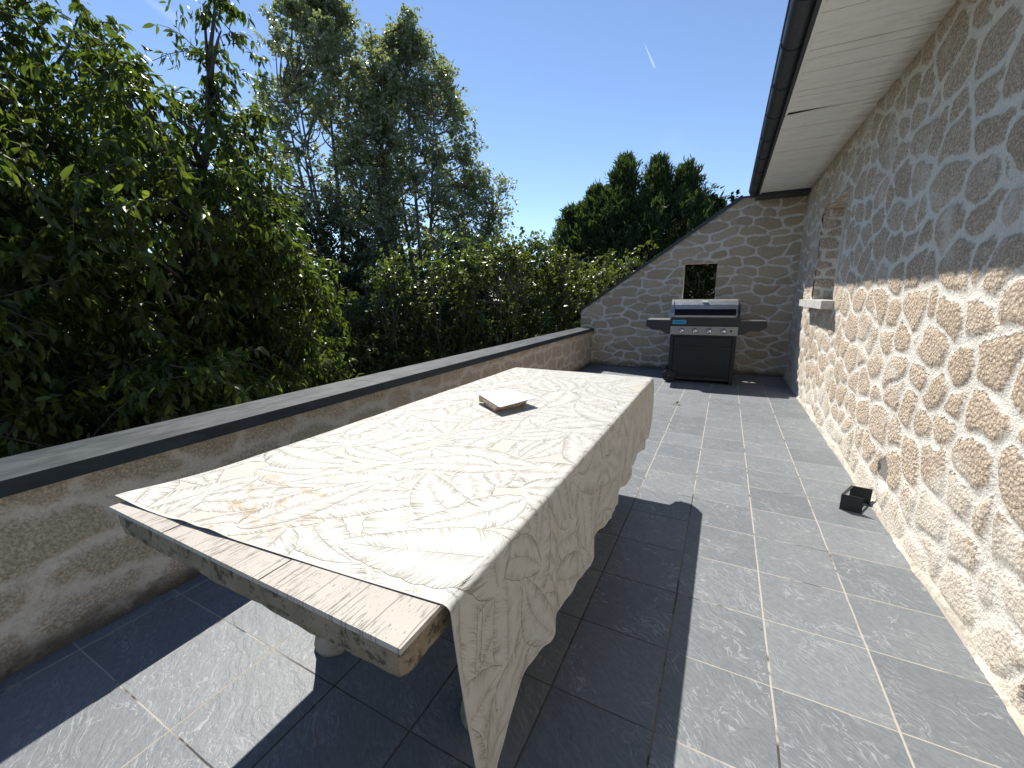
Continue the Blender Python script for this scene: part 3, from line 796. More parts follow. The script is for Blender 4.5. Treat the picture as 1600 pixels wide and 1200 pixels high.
clV = np.concatenate([V0.reshape(-1, 3), V1.reshape(-1, 3), inkV]); base = 2*n*m
cloth = np_mesh('tablecloth', clV, np.concatenate([F0, F1, Fb, inkF+base]), [M_CLOTH, M_INK],
                {'leaf': np.concatenate([lm, lm, np.zeros(len(inkV))]), 'ink': np.concatenate([np.zeros(base), inkA])}, True,
                np.concatenate([np.zeros(len(F0)*2+len(Fb)), np.ones(len(inkF))]))
tag(cloth, 'cream oilcloth printed with large feathery leaves, spread over the table and hanging down one side', 'tablecloth')

# ------------------------------------------------------------------ food tray on the cloth
zc = ZT+0.0052
tray = empty('food_tray', (-0.995, 1.845, zc), 'shallow food tray with brown speckled sides under a flat white card lid', 'tray')
def rel(pts, z): return [(x+0.995, y-1.845, z) for x, y in pts]
lidc = [(-1.165, 1.828), (-0.922, 1.658), (-0.830, 1.888), (-1.045, 2.012)]
botc = [(-1.100, 1.800), (-0.972, 1.698), (-0.892, 1.880), (-1.020, 1.965)]
rim = [(-1.120, 1.806), (-0.952, 1.680), (-0.864, 1.885), (-1.035, 1.990)]
def rounded(pts, r=0.022, m=4):
    out = []
    n = len(pts)
    for i in range(n):
        p = np.array(pts[i]); a = np.array(pts[i-1]); b = np.array(pts[(i+1) % n])
        u = (a-p)/np.linalg.norm(a-p); w = (b-p)/np.linalg.norm(b-p)
        for t in np.linspace(0, 1, m+1): out.append(tuple(p+u*r*(1-t)**2+w*r*t**2))
    return out
def loft(bm, loops):
    R = [[bm.verts.new(p) for p in lp] for lp in loops]
    for a, b in zip(R[:-1], R[1:]):
        for i in range(len(a)): bm.faces.new((a[i], a[(i+1) % len(a)], b[(i+1) % len(a)], b[i]))
    bm.faces.new(R[0][::-1]); bm.faces.new(R[-1])
bm = bmesh.new(); loft(bm, [rel(rounded(botc, 0.016), 0.0), rel(rounded(botc, 0.014), 0.004), rel(rounded(rim, 0.014), 0.034), rel(rounded(rim, 0.014), 0.0375)])
bm_obj('container', bm, M_TRAY, tray, smooth=True)
bm = bmesh.new(); lp = rounded(lidc, 0.012)
def lidz(x, y, z): return z + 0.010*((x+0.995)/0.15)**2*(1 if x < -0.995 else 0.1) + 0.004*math.sin((y-1.84)*14)
L0 = [(x+0.995, y-1.845, lidz(x, y, 0.039)) for x, y in lp]; L1 = [(x, y, z+0.0015) for x, y, z in L0]
bm = bmesh.new(); loft(bm, [L0, L1]); lid = bm_obj('lid', bm, M_CARD, tray)
def lidp(u, v_):       # bilinear place on the lid
    a, b, c, d = [np.array(p) for p in lidc]
    p = a*(1-u)*(1-v_)+b*u*(1-v_)+c*u*v_+d*(1-u)*v_
    return p[0], p[1]
def blot(name, mat, u, v_, su, sv_, seed, ringed=False):
    bm = bmesh.new(); rr = random.Random(seed); N = 20
    outer = []; inner = []
    for i in range(N):
        t = 2*PI*i/N; k = 1+rr.uniform(-.18, .18)
        x, y = lidp(u+su*k*math.cos(t), v_+sv_*k*math.sin(t)); outer.append(bm.verts.new((x+0.995, y-1.845, lidz(x, y, 0.0412))))
        x, y = lidp(u+su*k*.66*math.cos(t), v_+sv_*k*.62*math.sin(t)); inner.append(bm.verts.new((x+0.995, y-1.845, lidz(x, y, 0.0412))))
    if ringed:
        for i in range(N-6): bm.faces.new((outer[i], outer[i+1], inner[i+1], inner[i]))
    else: bm.faces.new(outer)
    bmesh.ops.delete(bm, geom=[v for v in bm.verts if not v.link_faces], context='VERTS')
    return bm_obj(name, bm, mat, lid)
blot('printed_ring', M_YELLOW, 0.80, 0.74, 0.13, 0.12, 1, True)
for k, (u, v_, a, b) in enumerate(((0.52, 0.42, 0.05, 0.03), (0.60, 0.60, 0.04, 0.02), (0.36, 0.36, 0.04, 0.025))): blot('printed_mark', M_GREYPRINT, u, v_, a, b, 5+k)
bm = bmesh.new(); add_prism(bm, [(-0.148, -0.012), (-0.112, -0.022), (-0.112, -0.025), (-0.150, -0.016)], lambda p, q, d: (p, q, d), 0.002, 0.037)
bm_obj('card_flap', bm, M_TAN, tray)

# ------------------------------------------------------------------ gas grill
gr = empty('gas_grill', (-0.288, 6.97, 0), 'black gas barbecue with steel hood, four knobs and two side shelves by the end wall', 'barbecue', rz=math.radians(3.5))
yF = -0.31
bm = bmesh.new()
add_box(bm, -0.445, -0.395, yF, 0.26, 0.085, 0.735); add_box(bm, 0.395, 0.445, yF, 0.26, 0.0, 0.735)      # side frames
add_box(bm, -0.395, 0.395, 0.20, 0.26, 0.09, 0.735); add_box(bm, -0.394, 0.394, yF+0.03, 0.20, 0.085, 0.115); add_box(bm, -0.394, 0.394, yF+0.012, yF+0.05, 0.695, 0.735)
bm_obj('cabinet', bm, M_CABINET, gr, bevel=0.004)
bm = bmesh.new(); add_box(bm, -0.388, 0.388, yF+0.010, yF+0.03, 0.555, 0.690); bm_obj('drawer_front', bm, M_CABINET, gr, bevel=0.004)
bm = bmesh.new(); add_box(bm, -0.388, 0.388, yF+0.004, yF+0.028, 0.12, 0.535); d_ = bm_obj('door', bm, M_CABINET, gr, bevel=0.006)
bm = bmesh.new(); add_box(bm, -0.386, 0.386, yF-0.004, yF+0.003, 0.538, 0.552); bm_obj('handle', bm, M_BLACK, d_, bevel=0.003)
bm = bmesh.new(); add_box(bm, -0.39, 0.39, yF+0.02, yF+0.04, 0.05, 0.085); bm_obj('bottom_rail', bm, M_BLACK, gr)
for yw in (yF-0.015, 0.19):
    bm = bmesh.new(); Mx = Matrix.Translation((-0.425, yw, 0.098)) @ Matrix.Rotation(PI/2, 4, 'X')
    add_lathe(bm, [(0.05, -0.022), (0.085, -0.025), (0.098, -0.015), (0.098, 0.015), (0.085, 0.025), (0.078, 0.018), (0.03, 0.018), (0.02, 0.027)], 28, Mx)
    w_ = bm_obj('wheel', bm, M_RUBBER, gr, smooth=False)
    bm = bmesh.new(); add_lathe(bm, [(0.012, 0.027), (0.010, 0.033), (0.004, 0.035)], 12, Mx); bm_obj('hub', bm, M_STEEL, w_, smooth=True)
# front leg post at the right reaches the floor as part of the cabinet; firebox
bm = bmesh.new(); add_prism(bm, [(yF-0.005, 0.855), (0.25, 0.80), (0.25, 1.0), (yF-0.02, 0.985)], lambda p, q, d: (d, p, q), -0.452, 0.452); bm_obj('firebox', bm, M_BLACK, gr, bevel=0.006)
bm = bmesh.new(); add_prism(bm, [(yF-0.005, 0.728), (0.10, 0.728), (0.10, 0.853), (yF-0.028, 0.853)], lambda p, q, d: (d, p, q), -0.450, 0.450); pan = bm_obj('control_panel', bm, M_STEEL, gr, bevel=0.005)
for fx in (0.175, 0.377, 0.585, 0.794):
    bm = bmesh.new(); Mk = Matrix.Translation((-0.45+0.9*fx, yF-0.014, 0.792)) @ Matrix.Rotation(PI/2+0.18, 4, 'X')
    add_lathe(bm, [(0.040, 0.0), (0.040, 0.006), (0.034, 0.012), (0.030, 0.034), (0.026, 0.040), (0.006, 0.041)], 24, Mk)
    kb = bm_obj('knob', bm, M_CHROME, pan, smooth=True)
    bm = bmesh.new(); add_box(bm, -0.007, 0.007, -0.027, 0.027, 0.040, 0.050); bm.transform(Mk @ Matrix.Rotation(0.6, 4, 'Z')); bm_obj('knob_grip', bm, M_STEEL, pan, bevel=0.003)
bm = bmesh.new(); add_lathe(bm, [(0.016, 0), (0.016, 0.006), (0.011, 0.010)], 16, Matrix.Translation((-0.45+0.9*0.905, yF-0.014, 0.795)) @ Matrix.Rotation(PI/2+0.18, 4, 'X')); bm_obj('ignition_button', bm, M_BLACK, pan)
# blue maker's plate with a line of small lettering
bm = bmesh.new(); add_box(bm, -0.424, -0.238, yF-0.022, yF-0.010, 0.885, 0.945); bd_ = bm_obj('badge', bm, M_SKYBLUE, gr, bevel=0.004)
bm = bmesh.new(); add_box(bm, -0.418, -0.244, yF-0.0245, yF-0.0225, 0.890, 0.940); bm_obj('badge_face', bm, M_BLUE, bd_)
cu = bpy.data.curves.new('lettering', 'FONT'); cu.body = 'Campingaz'; cu.size = 0.042; cu.extrude = 0.0006; cu.align_x = 'CENTER'; cu.align_y = 'CENTER'
tmp = bpy.data.objects.new('lettering_tmp', cu); COL.objects.link(tmp)
bpy.context.view_layer.update()
me = bpy.data.meshes.new_from_object(tmp.evaluated_get(bpy.context.evaluated_depsgraph_get())); bpy.data.objects.remove(tmp)
me.transform(Matrix.Translation((-0.331, yF-0.0258, 0.915)) @ Matrix.Rotation(PI/2, 4, 'X') @ Matrix.Scale(0.78, 4, (1, 0, 0)))
me.materials.clear(); me.materials.append(M_NAVY); link(bpy.data.objects.new('lettering', me), bd_)
# hood
hood = [(yF-0.030, 0.985), (yF-0.045, 1.005), (yF-0.040, 1.045), (yF-0.018, 1.105), (yF+0.02, 1.165), (yF+0.075, 1.212), (yF+0.15, 1.236), (yF+0.25, 1.243), (0.12, 1.22), (0.21, 1.15), (0.245, 1.06), (0.25, 0.99)]
bm = bmesh.new(); add_prism(bm, hood, lambda p, q, d: (d, p, q), -0.425, 0.425); hd = bm_obj('hood', bm, M_STEEL, gr, smooth=False)
for s, mt in ((-1, M_STEEL), (1, M_BLACK)):
    bm = bmesh.new(); cap = [(yF-0.052+(p-yF)*0.0+ (p-yF)*1.0+0.022, q) for p, q in hood]
    add_prism(bm, [(p*1.02-0.004, q+0.004 if q > 1.0 else q) for p, q in hood], lambda p, q, d: (s*d, p, q), 0.424, 0.455); bm_obj('hood_end', bm, mt, hd, bevel=0.006)
bm = bmesh.new(); add_prism(bm, [(yF-0.0465, 1.012), (yF-0.0425, 1.045), (yF-0.0215, 1.105), (yF-0.0165, 1.103), (yF-0.0365, 1.045), (yF-0.040, 1.012)], lambda p, q, d: (d, p, q), -0.405, 0.405); bm_obj('black_window', bm, M_GLASSBLACK, hd)
bm = bmesh.new(); add_box(bm, -0.40, 0.40, yF-0.085, yF-0.062, 0.990, 1.014)
for sx in (-0.385, 0.365): add_box(bm, sx, sx+0.02, yF-0.064, yF-0.036, 0.992, 1.012)
bm_obj('handle', bm, M_STEEL, hd, bevel=0.004)
bm = bmesh.new(); add_box(bm, -0.04, 0.035, yF+0.052, yF+0.062, 1.203, 1.226); bm.transform(Matrix.Identity(4)); bm_obj('thermometer', bm, M_CHROME, hd, bevel=0.003)
for sx in (-0.31, 0.33):
    bm = bmesh.new(); add_prism(bm, [(yF-0.012, 1.118), (yF+0.022, 1.170), (yF+0.074, 1.2165), (yF+0.074, 1.2105), (yF+0.022, 1.160), (yF-0.010, 1.112)], lambda p, q, d: (d, p, q), sx, sx+0.006); bm_obj('hood_rib', bm, M_STEEL, hd)
for s in (-1, 1):
    bm = bmesh.new()
    add_prism(bm, [(0.456, 0.935), (0.800, 0.935), (0.806, 0.850), (0.715, 0.792), (0.60, 0.792), (0.52, 0.745), (0.456, 0.735)], lambda p, q, d: (s*p, d, q), yF+0.01, 0.20)
    sh = bm_obj('side_shelf', bm, M_BLACK, gr, bevel=0.004)
    bm = bmesh.new(); add_box(bm, *sorted((s*0.475, s*0.795)), yF+0.02, 0.19, 0.9362, 0.945); bm_obj('shelf_top', bm, M_STEEL, sh, bevel=0.003)

# ------------------------------------------------------------------ iron bracket by the wall, weed, dead leaves
br = empty('metal_bracket', (0.82, 3.06, 0), 'small open black metal bracket lying on the tiles against the foot of the house wall', 'bracket')
fl, fr_, bl, brr = (-0.091, -0.081), (0.014, -0.097), (-0.010, 0.088), (0.095, 0.072)
def plate(name, a, b, z0, z1, th=0.004):
    d = np.array(b)-np.array(a); n_ = np.array([-d[1], d[0]])/np.linalg.norm(d)*th
    bm = bmesh.new(); add_prism(bm, [tuple(a), tuple(b), tuple(np.array(b)+n_), tuple(np.array(a)+n_)], lambda p, q, e: (p, q, e), z0, z1)
    return bm_obj(name, bm, M_IRON, br)
plate('front_plate', fl, fr_, 0.0, 0.100); plate('back_plate', bl, brr, 0.0, 0.100)
bm = bmesh.new(); add_prism(bm, [fl, (fl[0]+0.016, fl[1]-0.002), (bl[0]+0.016, bl[1]-0.002), bl], lambda p, q, e: (p, q, e), 0.0965, 0.1002); bm_obj('top_strip', bm, M_IRON, br)
bm = bmesh.new(); add_prism(bm, [(fr_[0]-0.006, fr_[1]+0.004), fr_, brr, (brr[0]-0.006, brr[1])], lambda p, q, e: (p, q, e), 0.0005, 0.006); bm_obj('bottom_rod', bm, M_IRON, br)

def leaf_blade(bm, base, ang, tilt, L, W):
    d = Vector((math.cos(ang)*math.cos(tilt), math.sin(ang)*math.cos(tilt), math.sin(tilt))); s = Vector((-math.sin(ang), math.cos(ang), 0))
    b = Vector(base); up = Vector((0, 0, 1))
    v = [bm.verts.new(p) for p in (b, b+d*L*.45+s*W, b+d*L*.5-up*W*.3, b+d*L*.45-s*W, b+d*L-up*L*.2)]
    bm.faces.new((v[0], v[1], v[2])); bm.faces.new((v[0], v[2], v[3])); bm.faces.new((v[1], v[4], v[2])); bm.faces.new((v[2], v[4], v[3]))
bm = bmesh.new()
for i in range(16): leaf_blade(bm, (RNG.uniform(-.025, .025), RNG.uniform(-.01, .01), RNG.uniform(0.0, .03)), RNG.uniform(0, 6.28), RNG.uniform(.2, 1.1), RNG.uniform(.03, .055), .009)
o = bm_obj('weed', bm, M_WEED); o.location = (-0.425, 5.22, 0); tag(o, 'tiny green weed growing from a joint between the floor tiles', 'weed')
for (x, y, a, mt, lab) in ((0.33, 6.30, 0.4, M_DRY, 'curled brown dead leaf at the edge of the shade right of the barbecue'), (0.42, 6.95, 2.0, M_TAN, 'pale dry leaf lying in the shade between barbecue and house')):
    bm = bmesh.new(); leaf_blade(bm, (0, 0, 0.012), a, 0.2, 0.11, 0.026); o = bm_obj('dead_leaf', bm, mt); o.location = (x, y, 0); tag(o, lab, 'leaf')

# ------------------------------------------------------------------ trees and shrubs
def unit(v): return v/np.maximum(np.linalg.norm(v, axis=-1, keepdims=True), 1e-9)

def leaf_mesh(name, P, D, L, W, tint, mat, parent, fold=0.35, curl=0.25, seed=1, five=True):
    r = np.random.default_rng(seed)
    D = unit(D); up = r.normal(size=D.shape)*0.55+np.array([0, 0, 1.0])
    S = unit(np.cross(D, up)); N = unit(np.cross(S, D)); L = L[:, None]; W = W[:, None]
    b = P; t = P+D*L-N*L*curl
    c = P+D*L*0.48-N*L*curl*0.12
    l = P+D*L*0.45+S*W+N*W*fold; rr = P+D*L*0.45-S*W+N*W*fold
    n = len(P)
    if five:
        cv = lambda x: P+D*L*x-N*L*curl*x*x
        c1, c2 = cv(0.30), cv(0.66)
        l1, r1_ = c1+S*W*0.92+N*W*fold, c1-S*W*0.92+N*W*fold; l2, r2_ = c2+S*W*0.80+N*W*fold*.7, c2-S*W*0.80+N*W*fold*.7
        V = np.stack([b, c1, l1, r1_, c2, l2, r2_, cv(1.0)], 1).reshape(-1, 3); k = np.arange(n)[:, None]*8
        F = [np.concatenate([k+np.array([q]) for q in ((0, 1, 2), (0, 3, 1), (5, 4, 7), (4, 6, 7))]).astype(np.int32),
             np.concatenate([k+np.array([q]) for q in ((2, 1, 4, 5), (1, 3, 6, 4))]).astype(np.int32)]
        A = np.repeat(tint, 8)
    else:
        V = np.stack([b, l, t, rr], 1).reshape(-1, 3); k = np.arange(n)[:, None]*4
        F = np.concatenate([k+np.array([[0, 2, 1]]), k+np.array([[0, 3, 2]])]).astype(np.int32); A = np.repeat(tint, 4)
    return np_mesh(name, V, F, mat, {'tint': A}, five, parent=parent)

def clear_of_terrace(P):
    s = P[:, :2] + (P[:, 2:3]-0.7)*SUN[None]
    shade = (s[:, 0] > -2.52) & (s[:, 1] < 7.6) & (s[:, 1] > -3) & (P[:, 2] > 0.7)
    inside = (P[:, 0] > -2.62) & (P[:, 1] < 8.05)
    return ~(shade | inside)

def curve_path(a, b, r, bend=0.12, n=6, lift=0.0):
    t = np.linspace(0, 1, n)[:, None]; d = np.linalg.norm(b-a)
    o = r.normal(size=3)*bend*d
    return a*(1-t)+b*t + o*np.sin(PI*t) + np.array([0, 0, lift*d])*np.sin(PI*t)

def woody(name, base, label, cat, group, mat_leaf_, bark, clumps, stems, twig_n, twig_len, leaf_per, LL, WW, droop, seed,
          cluster=1, upshoot=0.0, fold=0.35, curl=0.25, five=True, trunk_r=0.1, spread=0.09, clip=True, twig_show=0.35):
    """clumps: (n,4) centres and radii in world space; stems: list of polylines (world) forming the trunk"""
    r = np.random.default_rng(seed)
    root = empty(name, tuple(base), label, cat, group)
    B = Matrix.Translation([-c for c in base])
    parts = []; nodes = []
    for st in stems:
        st = np.asarray(st, float); m = len(st)
        parts.append(tube_arrays(st, np.linspace(trunk_r, trunk_r*0.1, m), 7)); tt = np.linspace(0.22, 1, 26); nodes += list(np.stack([np.interp(tt, np.linspace(0, 1, m), st[:, i_]) for i_ in range(3)], -1))
    nodes = np.array(nodes)
    P, D = [], []
    for c in clumps:
        ctr, rad = c[:3], c[3]
        dd = np.linalg.norm(nodes-ctr+np.array([0, 0, 0.6]), axis=1)*r.uniform(0.8, 1.3, len(nodes)); w = nodes[np.argmin(dd)]
        pth = curve_path(w, ctr, r, 0.10, 6, -0.08)
        parts.append(tube_arrays(pth, np.linspace(max(0.012, trunk_r*0.28), 0.006, 6), 5))
        for k in range(twig_n):
            d = unit(r.normal(size=3)+np.array([0, 0, upshoot])); ln_ = twig_len*rad*r.uniform(0.5, 1.25)
            tp = curve_path(ctr+r.normal(size=3)*rad*0.12, ctr+d*ln_+np.array([0, 0, -droop*ln_*0.35]), r, 0.08, 5, 0.08)
            if r.random() < twig_show: parts.append(tube_arrays(tp, np.linspace(0.0055, 0.002, 5), 4))
            u = r.uniform(0.12, 1.0, leaf_per)
            q = np.stack([np.interp(u, np.linspace(0, 1, 5), tp[:, i]) for i in range(3)], -1)
            dirs = d[None]*0.55+r.normal(size=(leaf_per, 3))*0.65+np.array([0, 0, -droop])
            for _ in range(cluster):
                P.append(q+r.normal(size=q.shape)*spread*0.3); D.append(dirs+r.normal(size=q.shape)*0.55)
    P = np.concatenate(P); D = np.concatenate(D)
    if clip:
        k = clear_of_terrace(P); P, D = P[k], D[k]
    n = len(P)
    z = np.clip((P[:, 2]-P[:, 2].min())/np.ptp(P[:, 2]), 0, 1)
    tint = np.clip(r.beta(2, 3, n)*0.9+0.12*np.sin(P[:, 0]*3)*np.sin(P[:, 1]*2.7+P[:, 2]*2), 0, 1)
    Ls = r.uniform(LL*0.65, LL*1.25, n); Ws = Ls*WW*r.uniform(0.8, 1.2, n)
    cr = leaf_mesh('crown', P, D, Ls, Ws, tint, mat_leaf_, root, fold, curl, seed, five); cr.matrix_parent_inverse = B
    v, f = merge(parts)
    tr = np_mesh('trunk', v, f, bark, None, True, parent=root); tr.matrix_parent_inverse = B
    return root

def blob(r, ells, n, rad, shell=0.45):
    """clump centres spread through a union of ellipsoids, denser toward the outside"""
    out = []
    ws = np.array([e[3]*e[4]*e[5] for e in ells]); ws = ws/ws.sum()
    for e, w in zip(ells, ws):
        m = max(3, int(n*w)); d = unit(r.normal(size=(m, 3))); k = r.uniform(shell**3, 1.0, m)**(1/3)
        c = np.array(e[:3])+d*k[:, None]*np.array(e[3:6])
        out.append(np.concatenate([c, r.uniform(rad*0.75, rad*1.3, m)[:, None]], 1))
    return np.concatenate(out)

GZ0 = -2.6
r0 = np.random.default_rng(3)
# cherry beside the parapet
ch = blob(r0, [(-5.1, 1.75, 0.7, 1.95, 1.75, 2.75), (-5.5, 0.4, 0.9, 2.0, 1.5, 2.9), (-4.5, 1.9, -0.7, 1.7, 1.9, 1.7), (-4.75, 2.75, 0.5, 1.05, 0.95, 2.2), (-4.3, 2.9, -0.5, 1.0, 0.9, 1.6), (-5.7, 2.3, 1.0, 1.5, 1.2, 2.1)], 1020, 0.40, 0.30)
tops = []
for (x, y, z) in ((-4.55, 2.68, 4.12), (-4.55, 2.68, 3.35), (-4.35, 2.85, 3.1), (-5.2, 2.6, 3.3), (-4.9, 1.95, 3.6), (-5.0, 1.5, 3.9), (-4.7, 1.1, 3.4)):
    for k in range(4): tops.append((x+r0.normal()*.08, y+r0.normal()*.08, z-0.30*k, 0.26+0.07*k))
ch = np.concatenate([ch, np.array(tops)])
trunkA = [(-5.2, 1.7, GZ0), (-5.15, 1.75, -1.6), (-5.05, 1.85, -0.6), (-4.95, 2.05, 0.5), (-4.8, 2.3, 1.6), (-4.62, 2.62, 3.0), (-4.56, 2.67, 4.0)]
trunkB = [(-5.12, 1.7, -1.2), (-5.3, 1.3, 0.0), (-5.3, 0.9, 1.4), (-5.1, 1.2, 3.0)]
trunkC = [(-5.1, 1.8, -1.0), (-5.1, 2.4, 0.0), (-5.0, 3.0, 1.0), (-4.8, 3.2, 1.9)]
woody('cherry_tree', (-5.2, 1.7, GZ0), 'big dark green cherry tree with drooping pointed leaves, close beside the parapet', 'tree', None, M_CHERRY, M_BARK,
      ch, [trunkA, trunkB, trunkC], 10, 1.15, 17, 0.088, 0.18, 1.1, 31, cluster=1, upshoot=0.25, fold=0.4, curl=0.3, trunk_r=0.085, spread=0.05)

# two poplars behind
def poplar(name, x, y, ztop, label, seed, lean, width):
    r = np.random.default_rng(seed); n = 300; cl = []
    H_ = ztop-0.2
    for i in range(n):
        u = r.random()**0.85; z = -0.6+u*(H_+0.4)
        w = width*(0.25+1.05*math.sin(PI*min(1, (1.02-u)*0.72+0.03))**0.9)*(1.0 if u < .93 else .6)
        a = r.uniform(0, 2*PI); k = math.sqrt(r.uniform(0.05, 1.25))
        cl.append((x+lean*u+w*k*math.cos(a), y+w*k*math.sin(a), z, r.uniform(0.38, 0.70)*(1.1-0.35*u)))
    for k in range(7): cl.append((x+lean+r.normal()*.12, y+r.normal()*.12, ztop-0.35*k, 0.30+0.05*k))
    stems = [[(x, y, GZ0), (x+.05, y, 0), (x+lean*.4, y+.1, ztop*.35), (x+lean*.7, y, ztop*.65), (x+lean, y, ztop*.95)]]
    for a in r.uniform(0, 6.28, 4):
        stems.append([(x, y, -0.5), (x+.35*math.cos(a), y+.35*math.sin(a), 1.4), (x+.8*math.cos(a), y+.8*math.sin(a), ztop*.42), (x+1.15*math.cos(a), y+1.15*math.sin(a), ztop*.72)])
    return woody(name, (x, y, GZ0), label, 'tree', 'poplars behind the garden', M_POPLAR, M_PALEBARK, np.array(cl), stems, 12, 1.2, 17, 0.095, 0.42, 0.25, seed,
                 upshoot=0.7, fold=0.2, curl=0.1, five=False, trunk_r=0.11, spread=0.10, clip=False)
poplar('poplar_tree', -11.2, 9.7, 10.0, 'tall silvery green poplar rising just behind the cherry tree', 51, 0.25, 1.95)
poplar('poplar_tree', -9.25, 11.3, 9.55, 'tall silvery green poplar with rounded right side against open sky', 52, -0.15, 1.80)
# lower right spur of the second poplar
r1 = np.random.default_rng(8)
sp = blob(r1, [(-7.6, 12.2, 3.3, 0.95, 0.9, 2.1), (-6.9, 12.9, 4.1, 0.6, 0.6, 0.9)], 70, 0.5, 0.2)
woody('poplar_tree', (-7.8, 12.2, GZ0), 'lower young poplar leaning out to the right of the tall ones', 'tree', 'poplars behind the garden', M_POPLAR, M_PALEBARK, sp,
      [[(-7.8, 12.2, GZ0), (-7.7, 12.2, 0.5), (-7.5, 12.3, 2.6), (-7.1, 12.6, 4.3)]], 9, 1.1, 14, 0.085, 0.40, 0.25, 53, upshoot=0.6, fold=0.2, curl=0.1, five=False, trunk_r=0.07, spread=0.1, clip=False)

# lilac shrubs along the garden edge
LIL = [(-6.35, 5.35, 1.55, 'lilac shrub touching the right edge of the cherry tree'), (-5.75, 6.3, 2.05, 'bushy green lilac shrub in front of the left poplar'),
       (-5.0, 6.95, 2.35, 'bushy green lilac shrub in front of the right poplar'), (-4.35, 7.65, 2.55, 'tallest lilac shrub with bare inner stems showing'),
       (-3.75, 8.6, 2.60, 'lilac shrub just left of the dark conifers'), (-2.95, 9.1, 2.15, 'lilac shrub rising behind the low end of the gable wall'),
       (-2.2, 9.9, 2.5, 'lilac shrub partly hidden by the sloping wall coping')]
for k, (x, y, h, lab) in enumerate(LIL):
    r = np.random.default_rng(70+k)
    cl = blob(r, [(x, y, h-1.5, 0.85, 0.85, 1.35), (x+.1, y-.1, h-2.6, 0.95, 0.85, 1.2), (x+r.uniform(-.4, .4), y+r.uniform(-.3, .3), h-0.7, 0.5, 0.5, 0.75)], 100, 0.33, 0.35)
    st = []
    for a in r.uniform(0, 6.28, 9):
        st.append([(x+.12*math.cos(a), y+.12*math.sin(a), GZ0), (x+.3*math.cos(a), y+.3*math.sin(a), GZ0+1.6), (x+.5*math.cos(a), y+.5*math.sin(a), h-1.3), (x+.62*math.cos(a), y+.62*math.sin(a), h-0.45)])
    woody('lilac_shrub', (x, y, GZ0), lab, 'shrub', 'shrubs behind the parapet', M_LILAC, M_PALEBARK, cl, st, 9, 1.15, 9, 0.085, 0.33, 0.35, 70+k,
          upshoot=0.5, fold=0.3, curl=0.2, trunk_r=0.020, spread=0.06)

# conifers
def conifer(x, y, ztop, wid, label, seed):
    r = np.random.default_rng(seed)
    root = empty('cypress_tree', (x, y, GZ0), label, 'tree', 'conifers behind the gable wall'); B = Matrix.Translation((-x, -y, -GZ0))
    P, D, parts = [], [], [tube_arrays([(x, y, GZ0), (x, y, 1), (x+.03, y, ztop*.6), (x, y, ztop-.1)], [0.12, .1, .05, .01], 6)]
    nb = 520
    for i in range(nb):
        u = r.random()**0.8; z = -1.0+u*(ztop+0.8); w = min(0.37*(ztop+0.1-z)**1.05, 1.25*wid+0.15)*r.uniform(0.40, 1.1)**(1.0)*(1.0 if r.random() < .8 else 1.45)+0.03
        a = r.uniform(0, 2*PI); tip = np.array([x+w*math.cos(a), y+w*math.sin(a), z+w*r.uniform(0.3, 0.9)+0.15])
        b0 = np.array([x, y, z-0.1]); pth = curve_path(b0, tip, r, 0.05, 5, -0.1)
        parts.append(tube_arrays(pth, np.linspace(0.012, 0.004, 5), 4))
        m = 42; t = r.uniform(0.30, 1.04, m)**0.75; q = np.stack([np.interp(t, np.linspace(0, 1, 5), pth[:, c]) for c in range(3)], -1)
        d = unit(tip-b0)
        P.append(q+r.normal(size=(m, 3))*0.05); D.append(d[None]*0.8+r.normal(size=(m, 3))*0.55+np.array([0, 0, 0.35]))
    P, D = np.concatenate(P), np.concatenate(D); n = len(P)
    Ls = r.uniform(0.10, 0.22, n); o = leaf_mesh('crown', P, D, Ls, Ls*0.13, r.beta(2, 3, n), M_CYPRESS, root, 0.2, 0.05, seed, False); o.matrix_parent_inverse = B
    v, f = merge(parts); o = np_mesh('trunk', v, f, M_BARK, None, True, parent=root); o.matrix_parent_inverse = B
for a in ((-4.15, 13.3, 4.15, 1.0, 'conifer filling the gap at the left of the conifer row', 98), (-4.55, 12.9, 3.9, 0.95, 'low dark conifer at the left end of the conifer row', 91), (-3.75, 13.2, 4.5, 0.9, 'dark conifer on the left shoulder of the tallest conifer', 97), (-3.05, 13.4, 5.35, 0.95, 'tallest dark conifer, leftmost of the three pointed tips', 92),
          (-2.10, 13.6, 5.15, 1.0, 'dark conifer with the middle one of three pointed tips', 93), (-1.32, 13.8, 4.95, 0.95, 'dark conifer with the right one of three pointed tips', 94),
          (-0.55, 13.7, 3.9, 0.9, 'low dark conifer just above the top of the wall slope', 95)): conifer(*a)

# dark evergreens that close the view low down
LAU = [(-10.2, 8.2, 3.6, 1.6, 'tall dark bush behind the lilacs, between the two poplar trunks'), (-12.2, 7.2, 3.4, 1.7, 'tall dark bush showing between the cherry and the left poplar'), (-8.3, 5.2, 1.2, 1.5, 'dark bush deep in the shade between cherry and lilac'), (-8.9, 2.6, 1.9, 1.7, 'dark bush behind the cherry tree trunk'), (-8.8, -0.4, 2.2, 1.8, 'dark bush behind the left side of the cherry tree'),
       (-8.6, 8.3, 1.9, 1.5, 'dark bush at the foot of the left poplar'), (-7.1, 9.8, 2.2, 1.4, 'dark bush at the foot of the right poplar'), (-5.9, 10.9, 2.5, 1.3, 'dark bush between the poplars and the conifers'),
       (-0.55, 9.5, 2.9, 1.25, 'dark bush seen through the square opening in the gable wall'), (-6.9, 3.3, -0.2, 1.2, 'low dark bush under the right side of the cherry tree')]
